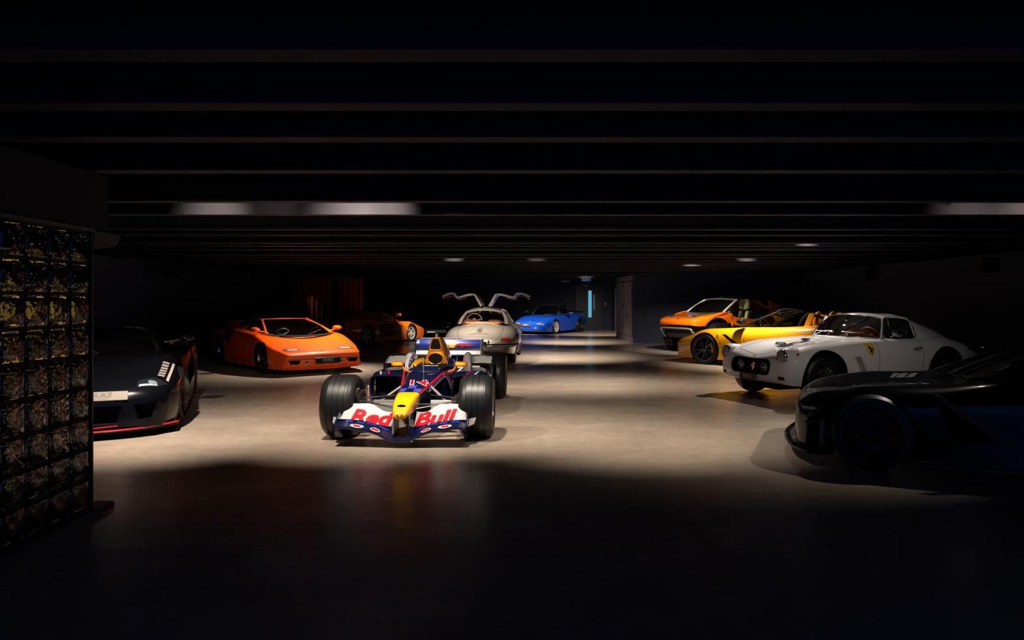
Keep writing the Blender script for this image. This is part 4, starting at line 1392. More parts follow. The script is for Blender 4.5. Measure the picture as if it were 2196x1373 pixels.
def horse(fr, s):
    """small prancing-horse silhouette polygon in (u, v), height about s"""
    P = [(-0.10, -0.5), (-0.02, -0.5), (0.0, -0.3), (0.12, -0.18), (0.2, -0.3), (0.26, -0.28), (0.22, -0.1), (0.1, -0.02), (0.16, 0.12), (0.34, 0.16), (0.36, 0.24), (0.18, 0.24), (0.24, 0.36), (0.16, 0.5), (0.02, 0.44), (-0.1, 0.28), (-0.16, 0.05), (-0.3, 0.1), (-0.36, 0.32), (-0.44, 0.3), (-0.38, 0.02), (-0.24, -0.08), (-0.16, -0.2), (-0.2, -0.38)]
    return [(u * s, v * s) for u, v in P]


def shield_badge(car, sh, u, v, w, h, view, flipu=1):
    """yellow shield with black horse laid on the flank"""
    P = [(-0.5, 0.5), (-0.3, 0.44), (0, 0.48), (0.3, 0.44), (0.5, 0.5), (0.5, 0.1), (0.42, -0.2), (0.2, -0.42), (0, -0.5), (-0.2, -0.42), (-0.42, -0.2), (-0.5, 0.1)]
    b = obj('shield_badge', *lay(sh, poly2([(u + a * w, v + c * h) for a, c in P]), view, 0.004, 0.03), YELLOW_PRINT, car)
    obj('shield_horse', *lay(sh, poly2([(u + flipu * a, v - 0.02 * h + c) for a, c in horse(None, h * 0.62)]), view, 0.007, 0.03), GAP, b)
    return b


def nudge(root, dx, skip, only=None):
    """slide finished parts along the car"""
    for o in root.children:
        n = o.name.split('.')[0]
        if (only and n in only) or (not only and n not in skip):
            o.location.x += dx
# ================================================================ white coupe
def build_white_coupe():
    P = paint('coupe_white', (0.70, 0.71, 0.74), 0.0, 0.42)
    LEA = mat('tan_leather', (0.34, 0.10, 0.02), 0.6)
    DARKS = mat('dark_blue_seat', (0.02, 0.025, 0.04), 0.6)
    rt = empty('classic_coupe', 'white classic fastback coupe with round headlamps, wire wheels and yellow shield badges', 'car', (5.236, 11.02, 0), 202.0)
    rows = [(1.865, .50, .28, .495, .44, .44, .40, .37), (1.845, .575, .43, .57, .60, .455, .54, .32), (1.80, .625, .51, .66, .69, .47, .63, .28), (1.72, .67, .555, .715, .745, .50, .69, .26),
            (1.5, .72, .585, .775, .79, .53, .735, .25), (1.2, .77, .60, .825, .825, .55, .77, .22), (0.85, .83, .60, .85, .81, .57, .775, .20), (0.55, .875, .61, .865, .80, .58, .78, .19), (0.0, .895, .63, .875, .795, .60, .78, .19),
            (-.6, .895, .63, .875, .805, .60, .78, .19), (-1.2, .92, .60, .895, .845, .58, .79, .22), (-1.6, .88, .55, .84, .82, .57, .75, .26), (-1.95, .79, .5, .75, .74, .54, .66, .33), (-2.15, .69, .42, .66, .6, .52, .54, .40), (-2.22, .60, .3, .59, .45, .5, .4, .45)]
    body = body_loft(rows, n=2.2)
    grille = rrect2(-.40, .40, .385, .60, .085)
    gcut = prism([(p[0], p[1]) for p in grille[0]], 1.70, 2.2, 'x')
    tub = prism([(.12, -.50), (.0, -.60), (-.95, -.62), (-.95, .62), (.0, .60), (.12, .50)], .35, 1.3, 'z')
    cut = [(gcut, 1), (tub, 1)] + [(well(x, s * .45, s * 1.2, .40, z=.355), 1) for x in (1.2, -1.2) for s in (1, -1)]
    b = boolean('body', body, cut, [P, WELL], rt)
    sh = Shell(b)
    # cabin
    obj('roof', *thick(surf([row5((-.09, 0, 1.242), (-.19, .53, 1.187)), row5((-.3, 0, 1.26), (-.34, .55, 1.195)), row5((-.70, 0, 1.245), (-.70, .555, 1.175))], 10, 26), .02), P, rt, angle=60)
    rear = [symrow(-.69, [(.70, .86), (.64, 1.02), (.555, 1.16), (.32, 1.225), (0, 1.245)]), symrow(-1.0, [(.69, .87), (.60, .99), (.49, 1.09), (.28, 1.155), (0, 1.175)]), symrow(-1.4, [(.62, .87), (.51, .945), (.40, 1.0), (.22, 1.045), (0, 1.055)]), symrow(-1.8, [(.5, .79), (.38, .84), (.28, .875), (.15, .895), (0, .90)]), symrow(-2.02, [(.4, .70), (.3, .74), (.22, .76), (.12, .77), (0, .775)])]
    rr_ = obj('fastback', *thick(surf(rear, 26, 30), .015), P, rt, angle=60)
    rs = Shell(rr_)
    obj('rear_window', *lay(rs, poly2([(-.86, -.36), (-.84, 0), (-.86, .36), (-1.42, .30), (-1.46, 0), (-1.42, -.30)]), 'top', .004), DARK_GLASS, rr_)
    screen(rt, 'windscreen', (.24, 0, .898), (-.02, .635, .89), (-.085, 0, 1.232), (-.185, .52, 1.177), CAR_GLASS, .03)
    obj('windscreen_trim', *tube(catmull(row5((.245, 0, .901), (-.015, .64, .892)), 24), .009, 6), CHROME, rt)
    obj('windscreen_trim', *tube(catmull(row5((-.088, 0, 1.236), (-.188, .525, 1.18)), 24), .008, 6), CHROME, rt)

    def side(s):
        obj('windscreen_pillar', *tube(flip([(-.015, .645, .885), (-.10, .59, 1.04), (-.185, .53, 1.184)], s), [.02, .018, .018], 8), P, rt)
        obj('pillar_trim', *tube(flip([(.01, .645, .893), (-.08, .592, 1.05), (-.17, .53, 1.182)], s), .007, 6), CHROME, rt)
        quad_glass(rt, 'side_window', flip([(-.04, .672, .89), (-.30, .69, .895), (-.67, .695, .885)], s), flip([(-.20, .55, 1.178), (-.40, .565, 1.185), (-.62, .565, 1.165)], s), CAR_GLASS)
        obj('window_frame', *tube(catmull(flip([(-.04, .675, .888), (-.22, .688, .893), (-.5, .697, .888), (-.68, .695, .895), (-.70, .645, 1.02), (-.66, .585, 1.14), (-.5, .573, 1.172), (-.35, .568, 1.183), (-.2, .555, 1.18), (-.12, .615, 1.035)], s), 50), .008, 6, closed=True), CHROME, rt)
        obj('quarter_light_bar', *tube(flip([(-.22, .687, .893), (-.25, .567, 1.178)], s), .007, 6), CHROME, rt)
        v = 'left' if s > 0 else 'right'
        obj('door_seam', *seam(sh, [(.18, .87), (.18, .30), (.12, .24), (-.62, .24), (-.68, .3), (-.72, .6), (-.70, .86)], v, .007), GAP, b)
        obj('door_handle', *tube(catmull(flip([(-.50, .825, .735), (-.52, .86, .745), (-.62, .865, .745), (-.64, .83, .735)], s), 12), .009, 6), DARK_ALLOY, rt)
        shield_badge(b, sh, .33, .735, .16, .20, v, s)
        obj('side_vent_frame', *seam(sh, [(.68, .645), (.70, .67), (.56, .67), (.52, .645), (.40, .42), (.42, .395), (.50, .395), (.54, .42)], v, .012, .006, closed=True), P, b)
        obj('side_vent', *lay(sh, poly2([(.67, .645), (.55, .645), (.44, .42), (.53, .42)]), v, .0035), mat('vent_shadow_grey', (.25, .23, .22), .5), b)
        obj('side_marker', *lay(sh, ell2(1.66, .70, .05, .02, 16), v, .006, .03), LENS_RED, b)
        obj('wheel_arch_lip', *seam(sh, [(-1.2 + .408 * cos(a), .355 + .408 * sin(a)) for a in [radians(q) for q in range(8, 173, 6)]], v, .02, .006), P, b)
        obj('wheel_arch_lip', *seam(sh, [(1.2 + .408 * cos(a), .355 + .408 * sin(a)) for a in [radians(q) for q in range(8, 173, 6)]], v, .014, .004), P, b)
        # lamps at the front
        obj('headlamp_nacelle', *xform(lathe([(.098, 0.0), (.112, -.02), (.118, -.12), (.10, -.32), (.06, -.42)], 28, 'x'), Matrix.Translation((1.80, s * .59, .665))), P, rt, angle=60)
        headlamp(rt, 1.81, s * .59, .665, .09, CHROME, s)
        headlamp(rt, 1.80, s * .245, .495, .072, CHROME, s, name='fog_lamp')
        obj('indicator_lamp', *xform(lathe([(0, .02), (.018, .016), (.03, .004), (.036, -.02)], 16, 'x'), Matrix.Translation((1.815, s * .615, .475))), CHROME, rt)
        obj('brake_intake', *lay(sh, rrect2(s * .60 - .05, s * .60 + .05, .335, .385, .02), 'front', .004, .03), GAP, b)
        obj('tail_lamp', *xform(lathe([(0, -.04), (.03, -.035), (.045, -.01), (.045, .03)], 16, 'x'), Matrix.Translation((-2.1, s * .52, .62))), LENS_RED, rt)
    both(side)
    wing_mirror(rt, -.16, .74, .965, CHROME, 1, .13, .10, .14, .03)
    # grille
    for i in range(11):
        y = -.36 + i * .072
        obj('grille_bar', *tube([(1.755, y, .392), (1.755, y, .593)], .003, 4), DARK_ALLOY, rt)
    for z in (.43, .47, .515, .555):
        obj('grille_bar', *tube([(1.757, -.39, z), (1.757, .39, z)], .003, 4), DARK_ALLOY, rt)
    obj('grille_trim', *seam(sh, [(y * 1.02, .4925 + (z - .4925) * 1.03) for y, z, _ in [tuple(p) for p in grille[0]]], 'front', .012, .006, closed=True), DARK_ALLOY, b)
    obj('grille_horse', *prism([(a, .49 + c) for a, c in horse(None, .12)], 1.79, 1.80, 'x'), mat('copper_chrome', (.6, .38, .28), .2, 1), rt, smooth=False)
    plate(rt, frame((1.89, -.02, .335), (0, 1, 0), (-.1, 0, 1)), .34, .10)
    # bonnet
    obj('bonnet_seam', *seam(sh, [(1.70, -.42), (1.74, 0), (1.70, .42), (1.2, .46), (.75, .5), (.68, 0), (.75, -.5), (1.2, -.46)], 'top', .006, .002, closed=True), GAP, b)
    scoop = thick(surf([[(1.28, .12, .785), (1.30, 0, .79), (1.28, -.12, .785)], [(1.24, .115, .815), (1.25, 0, .826), (1.24, -.115, .815)], [(.95, .09, .845), (.95, 0, .86), (.95, -.09, .845)], [(.72, .04, .855), (.72, 0, .86), (.72, -.04, .855)]], 12, 10), .008)
    sc_ = obj('bonnet_scoop', *scoop, P, rt, angle=60)
    obj('scoop_mouth', *prism([(-.10, .79), (.10, .79), (.09, .816), (-.09, .816)], 1.268, 1.275, 'x'), GAP, sc_, smooth=False)
    obj('scoop_trim', *tube([(1.285, -.115, .785), (1.27, -.10, .818), (1.27, .10, .818), (1.285, .115, .785)], .007, 6, closed=True), CHROME, sc_)
    obj('nose_badge', *lay(sh, ell2(1.76, 0, .022, .035, 14), 'top', .004, .02), YELLOW_PRINT, b)
    for y in (.18, -.32):
        obj('wiper', *join(tube([(.31, y, .905), (.23, y + .10, .97), (.19, y + .28, .965)], .006, 5), tube([(.23, y - .02, .975), (.16, y + .33, .97)], .006, 4)), CHROME, rt)
    fl_ = obj('bug_deflector', *tube([(.80, .30, .868), (.76, .30, .91), (.80, .02, .915), (.84, .02, .875)], .003, 5, closed=True), CHROME, rt)
    obj('deflector_mount', *bbox(.78, .92, .03, .09, .86, .876, .006, 1), DARK_ALLOY, fl_)
    # cabin inside
    seat(rt, -.33, .32, .40, DARKS, head=False, back=.55)
    seat(rt, -.33, -.32, .40, LEA, head=False, back=.55)
    obj('dashboard', *bbox(-.06, .09, -.58, .58, .68, .86, .04, 3), mat('dash_black', (.01, .01, .012), .6), rt)
    obj('rear_bulkhead', *bbox(-.93, -.86, -.6, .6, .38, .95, .02, 2), LEA, rt)
    obj('door_lining', *bbox(-.6, -.02, -.64, -.615, .45, .86, .008, 1), LEA, rt)
    steering_wheel(rt, -.18, .34, .88, mat('wood_rim', (.2, .07, .02), .4), .18)
    obj('rear_view_mirror', *bbox(.0, .03, -.09, .09, 1.12, 1.17, .012, 2), CHROME, rt)
    obj('roll_bar_tube', *tube(catmull([(-.80, .5, .45), (-.80, .5, .98), (-.80, .35, 1.13), (-.80, -.35, 1.13), (-.80, -.5, .98), (-.80, -.5, .45)], 30), .018, 8), DARK_ALLOY, rt)
    # running gear
    obj('sump_guard', *bbox(.9, 1.6, -.3, .3, .15, .26, .03, 2), WELL, rt)
    for s in (1, -1):
        for x in (1.2, -1.2):
            wheel(rt, x, s * .685, .335, .19, .205, 'wire', (CHROME, CHROME, CHROME), s)
    return rt


build_white_coupe()
# ================================================================ orange wedge car
def build_wedge():
    P = paint('wedge_orange', (0.86, 0.092, 0.002), 0.0, 0.38)
    CREAM = mat('cream_leather', (0.48, 0.36, 0.10), 0.6)
    rt = empty('wedge_sports_car', 'low bright orange wedge-shaped sports car with a black front plate and cream seats', 'car', (-5.01, 15.37, 0), 309.5)
    rows = [(2.07, .385, .60, .385, .75, .33, .74, .19), (2.03, .43, .66, .425, .785, .335, .78, .14), (1.9, .47, .69, .465, .83, .34, .85, .125), (1.6, .55, .73, .55, .93, .37, .90, .12), (1.22, .645, .77, .665, .97, .42, .93, .12), (.95, .70, .78, .735, .975, .46, .94, .12),
            (.5, .76, .77, .79, .96, .5, .95, .12), (-.3, .81, .78, .83, .98, .55, .96, .12), (-1.0, .86, .82, .89, 1.01, .55, .97, .13), (-1.6, .86, .82, .88, 1.0, .55, .95, .2), (-2.0, .80, .78, .80, .95, .5, .85, .3), (-2.1, .72, .7, .72, .9, .5, .8, .35)]
    body = body_loft(rows, n=4.2)
    tub = prism([(1.02, -.52), (.88, -.64), (-.4, -.66), (-.4, .66), (.88, .64), (1.02, .52)], .32, 1.3, 'z')
    cuts = [(tub, 1)] + [(well(1.22, s * .60, s * 1.3, .335, z=.30), 1) for s in (1, -1)] + [(well(-1.23, s * .5, s * 1.3, .38, z=.35), 1) for s in (1, -1)]
    for s in (1, -1):
        cuts.append((prism([(s * a, z) for a, z in ((.47, .30), (.73, .30), (.69, .225), (.52, .225))], 1.9, 2.3, 'x'), 1))
        cuts.append((prism([(-.35, .80), (-.75, .86), (-.95, .62), (-.62, .52)], s * .82, s * 1.3, 'y'), 1))
    b = boolean('body', body, cuts, [P, WELL], rt)
    sh = Shell(b)
    obj('roof', *thick(surf([row5((.09, 0, 1.068), (.02, .50, 1.05)), row5((-.2, 0, 1.075), (-.2, .51, 1.055)), row5((-.5, 0, 1.06), (-.5, .50, 1.04))], 8, 20), .02), P, rt, angle=60)
    screen(rt, 'windscreen', (1.10, 0, .735), (.86, .70, .775), (.09, 0, 1.06), (.025, .485, 1.045), CAR_GLASS, .025)
    obj('engine_cover', *thick(surf([symrow(-.5, [(.5, 1.04), (.3, 1.055), (0, 1.06)]), symrow(-1.0, [(.44, .99), (.28, 1.0), (0, 1.0)]), symrow(-1.5, [(.42, .91), (.25, .92), (0, .92)]), symrow(-1.75, [(.42, .86), (.25, .87), (0, .87)])], 12, 14), .02), P, rt, angle=60)
    for i in range(7):
        x = -.72 - i * .13
        z = 1.045 - (i + 1.6) * .021
        obj('cover_louvre', *thick(surf([[(x, .28, z - .02), (x, -.28, z - .02)], [(x + .10, .28, z + .012), (x + .10, -.28, z + .012)]], 3, 4), .008), P, rt)
    obj('cowl_panel', *thick(surf([row5((1.17, 0, .715), (.95, .70, .757)), row5((1.08, 0, .735), (.88, .70, .768))], 4, 20), .01), BLACK, rt)

    def side(s):
        obj('windscreen_pillar', *tube(flip([(.89, .715, .765), (.5, .615, .90), (.02, .50, 1.05)], s), [.03, .026, .026], 8), P, rt)
        obj('roof_rail', *tube(flip([(.02, .505, 1.045), (-.5, .51, 1.03)], s), .022, 8), P, rt)
        quad_glass(rt, 'side_window', flip([(.88, .73, .77), (.3, .745, .80), (-.38, .74, .83)], s), flip([(.04, .52, 1.04), (-.2, .525, 1.05), (-.48, .52, 1.03)], s), DARK_GLASS)
        obj('rear_pillar', *thick(surf([flip([(-.36, .745, .83), (-.9, .70, .86), (-1.5, .6, .87)], s), flip([(-.48, .515, 1.035), (-.9, .46, .99), (-1.5, .42, .91)], s)], 6, 8), .02), P, rt)
        ib = obj('air_box', *surf([flip([(-.55, .78, .84), (-.95, .86, .88), (-1.45, .86, .88)], s), flip([(-.62, .74, .97), (-.95, .80, 1.0), (-1.45, .80, .93)], s), flip([(-.62, .58, .98), (-.95, .58, 1.0), (-1.45, .58, .92)], s)], 10, 10), P, rt)
        for i in range(8):
            x = -.66 - i * .095
            obj('air_box_slat', *tube(flip([(x, .83, .885), (x, .815, .985), (x, .60, 1.01)], s), .011, 5), P, ib)
        wm = wing_mirror(rt, .78, .80, .86, P, s, .2, .11, .16, .1)
        v = 'left' if s > 0 else 'right'
        obj('door_seam', *seam(sh, [(.86, .74), (.70, .40), (.60, .2), (-.45, .2), (-.40, .55), (-.30, .80)], v, .007), GAP, b)
        obj('sill_line', *seam(sh, [(.75, .24), (-.75, .24)], v, .012), GAP, b)
        # front lamps and seams laid on the wedge
        obj('front_lamp', *lay(sh, poly2([(1.885, s * .42), (1.885, s * .74), (1.76, s * .73), (1.76, s * .40)]), 'top', .005), mat('lamp_silver_glass', (.5, .5, .5), .15, .8, coat=1), b)
        obj('front_lamp_lens', *lay(sh, poly2([(1.87, s * .45), (1.87, s * .66), (1.80, s * .65), (1.80, s * .44)]), 'top', .008), mat('lamp_rose_lens', (.6, .42, .38), .15, coat=1), b)
        obj('popup_lamp_seam', *seam(sh, [(1.70, s * .40), (1.70, s * .72), (1.45, s * .74), (1.45, s * .40)], 'top', .006, closed=True), GAP, b)
        obj('bonnet_seam', *seam(sh, [(2.0, s * .36), (1.5, s * .38), (1.10, s * .50)], 'top', .008), GAP, b)
        fl = obj('fog_lamp', *xform(lathe([(0, .03), (.03, .028), (.045, .015), (.05, -.03)], 18, 'x'), Matrix.Translation((2.06, s * .36, .225))), CHROME, rt)
        obj('spoiler_tip', *prism([(1.75, .13), (2.02, .13), (1.98, .24)], s * .78, s * .82, 'y'), P, rt, smooth=False)
    both(side)
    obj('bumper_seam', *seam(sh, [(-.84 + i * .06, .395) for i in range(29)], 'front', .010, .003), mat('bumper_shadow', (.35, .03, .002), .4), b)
    obj('bumper_seam', *seam(sh, [(-.80 + i * .06, .315) for i in range(27)], 'front', .010, .003), GAP, b)
    obj('front_lip', *thick(surf([row5((2.10, 0, .13), (2.0, .78, .13)), row5((2.04, 0, .165), (1.96, .78, .165))], 3, 20), .02), P, rt)
    obj('nose_emblem', *lay(sh, ell2(1.95, .0, .03, .028, 14), 'top', .005, .02), GAP, b)
    plate(rt, frame((2.115, .06, .275), (0, 1, 0), (-.1, 0, 1)), .52, .115)
    obj('wiper', *join(tube([(1.12, .05, .75), (.95, .22, .83), (.72, .52, .91)], .008, 5), tube([(.98, .12, .84), (.66, .60, .93)], .008, 5)), CHROME, rt)
    obj('rear_view_mirror', *bbox(.18, .21, -.1, .1, .97, 1.01, .012, 2), BLACK, rt)
    seat(rt, .46, .36, .34, CREAM, w=.48, back=.42, lean=.4)
    seat(rt, .46, -.36, .34, CREAM, w=.48, back=.42, lean=.4)
    obj('dashboard', *bbox(.84, 1.0, -.58, .58, .58, .70, .05, 3), BLACK, rt)
    obj('centre_tunnel', *bbox(-.35, .7, -.12, .12, .32, .62, .05, 3), CREAM, rt)
    obj('rear_bulkhead', *bbox(-.39, -.33, -.62, .62, .33, .95, .02, 2), CREAM, rt)
    steering_wheel(rt, .80, -.36, .72, BLACK, .17)
    for s in (1, -1):
        obj('pillar_lining', *tube(flip([(.86, .67, .77), (.45, .585, .905), (.06, .47, 1.03)], s), .014, 6), CREAM, rt)
        wheel(rt, 1.22, s * .83, .315, .25, .20, 'holes', (GREY_ALLOY, DARK_ALLOY, GREY_ALLOY), s)
        wheel(rt, -1.23, s * .82, .335, .34, .20, 'holes', (GREY_ALLOY, DARK_ALLOY, GREY_ALLOY), s)
    return rt


build_wedge()
# ================================================================ black hypercar beside the glass screen
def build_hyper():
    P = paint('hyper_black', (0.0022, 0.0026, 0.004), 0.0, 0.25)
    REDL = paint('hyper_red_line', (0.70, 0.008, 0.02), 0.0, 0.3)
    rt = empty('hypercar', 'low glossy black hypercar with a thin red line along its front splitter', 'car', (-5.355, 9.31, 0), 291.5)
    rows = [(2.33, .40, .30, .40, .50, .34, .50, .13), (2.26, .49, .42, .49, .74, .37, .74, .11), (2.1, .555, .52, .58, .88, .40, .86, .10), (1.75, .62, .64, .665, .96, .46, .92, .09), (1.33, .72, .70, .79, .985, .5, .95, .10), (.9, .80, .68, .81, .96, .5, .96, .10),
            (.3, .84, .66, .82, .93, .52, .97, .10), (-.4, .86, .66, .86, .95, .55, .98, .10), (-1.0, .90, .70, .94, .99, .58, .97, .12), (-1.33, .90, .72, .96, 1.0, .58, .97, .15), (-1.8, .86, .7, .89, .97, .58, .9, .25), (-2.25, .78, .6, .78, .9, .55, .85, .35)]
    body = body_loft(rows, n=2.3)
    cuts = [(prism([(.75, -.45), (.55, -.60), (-.55, -.62), (-.55, .62), (.55, .60), (.75, .45)], .3, 1.3, 'z'), 1)]
    cuts += [(well(x, s * .55, s * 1.3, .375, z=.34), 1) for x in (1.33, -1.33) for s in (1, -1)]
    cuts.append((prism([(-.46, .35), (.46, .35), (.40, .165), (-.40, .165)], 2.05, 2.6, 'x'), 1))
    for s in (1, -1):
        cuts.append((prism([(s * .56, .36), (s * .78, .37), (s * .72, .20), (s * .60, .18)], 1.95, 2.6, 'x'), 1))
        cuts.append((prism([(-.1, .45), (-.75, .75), (-.85, .35), (-.2, .25)], s * .80, s * 1.3, 'y'), 1))
    b = boolean('body', body, cuts, [P, WELL], rt)
    sh = Shell(b)
    obj('roof', *thick(surf([row5((-.05, 0, 1.115), (-.12, .50, 1.07)), row5((-.5, 0, 1.11), (-.5, .50, 1.06)), row5((-1.0, 0, 1.04), (-1.0, .42, .99)), row5((-1.6, 0, .92), (-1.6, .30, .90))], 16, 22), .02), P, rt, angle=60)
    screen(rt, 'windscreen', (1.0, 0, .80), (.62, .66, .82), (-.05, 0, 1.105), (-.12, .48, 1.065), DARK_GLASS, .04)

    def side(s):
        obj('windscreen_pillar', *tube(flip([(.62, .67, .815), (.25, .59, .95), (-.12, .50, 1.068)], s), .024, 8), P, rt)
        quad_glass(rt, 'side_window', flip([(.55, .69, .82), (0, .70, .85), (-.55, .68, .87)], s), flip([(-.13, .52, 1.06), (-.4, .53, 1.06), (-.75, .48, 1.02)], s), DARK_GLASS)
        obj('buttress', *thick(surf([flip([(-.5, .69, .86), (-1.0, .64, .90), (-1.7, .55, .86)], s), flip([(-.72, .49, 1.03), (-1.1, .44, .98), (-1.7, .30, .90)], s)], 6, 10), .02), P, rt)
        v = 'left' if s > 0 else 'right'
        hl = obj('headlamp', *lay(sh, poly2([(2.22, s * .58), (2.16, s * .76), (2.02, s * .87), (2.0, s * .72), (2.10, s * .58)]), 'top', .006), mat('hyper_lamp_black', (.01, .012, .016), .08, coat=1), rt)
        obj('headlamp_lens', *lay(sh, ell2(2.11, s * .72, .035, .045, 16), 'top', .012, .02), mat('hyper_lamp_glass', (.35, .42, .48), .1, .6, coat=1), hl)
        obj('daylight_strip', *lay(sh, poly2([(2.20, s * .60), (2.14, s * .77), (2.12, s * .76), (2.175, s * .60)]), 'top', .010, .03), WHITE, hl)
        for i in range(6):
            x0 = 1.92 - i * .07
            obj('lamp_louvre', *lay(sh, poly2([(x0, s * (.75 + i * .004)), (x0 - .05, s * (.755 + i * .004)), (x0 - .05, s * (.825 + i * .004)), (x0, s * (.815 + i * .004))]), 'top', .006), mat('louvre_grey', (.30, .27, .25), .3, .3), rt)
        obj('lamp_blade', *lay(sh, poly2([(1.98, s * .84), (1.50, s * .87), (1.50, s * .895), (1.98, s * .865)]), 'top', .008), mat('blade_pale', (.45, .40, .36), .25, .2), rt)
        wm = wing_mirror(rt, .72, .86, .97, P, s, .2, .10, .14, .14)
        obj('mirror_red_line', *tube(catmull(flip([(.66, .78, .90), (.64, .9, .945), (.62, 1.02, .955)], s), 12), .006, 5), REDL, wm)
        obj('arch_red_line', *seam(sh, [(-.6, .80), (-.95, .86), (-1.3, .88), (-1.7, .84), (-2.1, .76)], v, .012, .006), REDL, b)
        obj('side_skirt', *bbox(-.95, .95, s * .92 - .05, s * .92 + .05, .055, .11, .012, 2), P, rt)
        obj('skirt_red_line', *tube(flip([(.95, .975, .09), (-.95, .975, .09)], s), .006, 5), REDL, rt)
        obj('bumper_blade', *bbox(2.10, 2.17, s * .50 - .035, s * .50 + .035, .16, .35, .015, 2), mat('blade_grey', (.10, .10, .105), .4), rt)
        dg = obj('intake_screen', *bbox(2.0, 2.02, s * .60, s * .74, .20, .33, .006, 1), mat('radiator_grey', (.09, .10, .11), .6, bump=.6, bscale=300), rt)
        obj('door_seam', *seam(sh, [(.62, .80), (.55, .5), (.45, .2), (-.3, .2), (-.45, .5), (-.55, .84)], v, .006), GAP, b)
        wheel(rt, 1.33, s * .84, .335, .26, .255, 'multi', (DARK_ALLOY, DARK_ALLOY, DARK_ALLOY), s, caliper=RED)
        wheel(rt, -1.33, s * .82, .345, .33, .26, 'multi', (DARK_ALLOY, DARK_ALLOY, DARK_ALLOY), s, caliper=RED)
    both(side)
    # mesh grille: diagonal bars
    gm = mat('grille_mesh_grey', (.07, .075, .08), .4, .6)
    for k in (-1, 1):
        for i in range(-12, 13):
            y0 = i * .045
            a, c = Vector((2.155, y0 - k * .085, .17)), Vector((2.155, y0 + k * .085, .335))
            pts = [a.lerp(c, t / 6) for t in range(7)]
            pts = [p for p in pts if abs(p.y) < .39 + (p.z - .165) * .33]
            if len(pts) > 1:
                obj('grille_bar', *tube([pts[0], pts[-1]], .0035, 4), gm, rt)
    obj('splitter', *thick(surf([row5((2.38, 0, .095), (2.05, .96, .10), .22), row5((2.2, 0, .10), (1.75, .97, .10), .22)], 3, 30), .022), P, rt)
    obj('splitter_red_line', *tube(catmull(row5((2.39, 0, .098), (2.05, .968, .115), .22), 40), .009, 6), REDL, rt)
    obj('splitter_red_line', *tube(catmull(row5((2.375, 0, .13), (2.23, .66, .165), .3), 30), .006, 6), REDL, rt)
    plate(rt, frame((2.31, .26, .455), (0, 1, 0), (-.42, 0, .9)), .50, .10, base=mat('plate_beige', (.21, .175, .14), .5), ink=mat('plate_grey_ink', (.09, .08, .075), .5))
    obj('wiper', *tube([(.98, .02, .82), (.75, -.2, .905), (.45, -.42, .97)], .009, 5), GAP, rt)
    seat(rt, -.15, .32, .30, BLACK, back=.55, lean=.5)
    seat(rt, -.15, -.32, .30, BLACK, back=.55, lean=.5)
    obj('dashboard', *bbox(.45, .75, -.55, .55, .62, .78, .05, 3), BLACK, rt)
    steering_wheel(rt, .40, .33, .74, BLACK, .16)
    obj('rear_spoiler', *thick(surf([row5((-2.2, 0, .80), (-2.12, .80, .80)), row5((-2.34, 0, .86), (-2.25, .80, .86))], 4, 14), .02), P, rt)
    return rt


build_hyper()


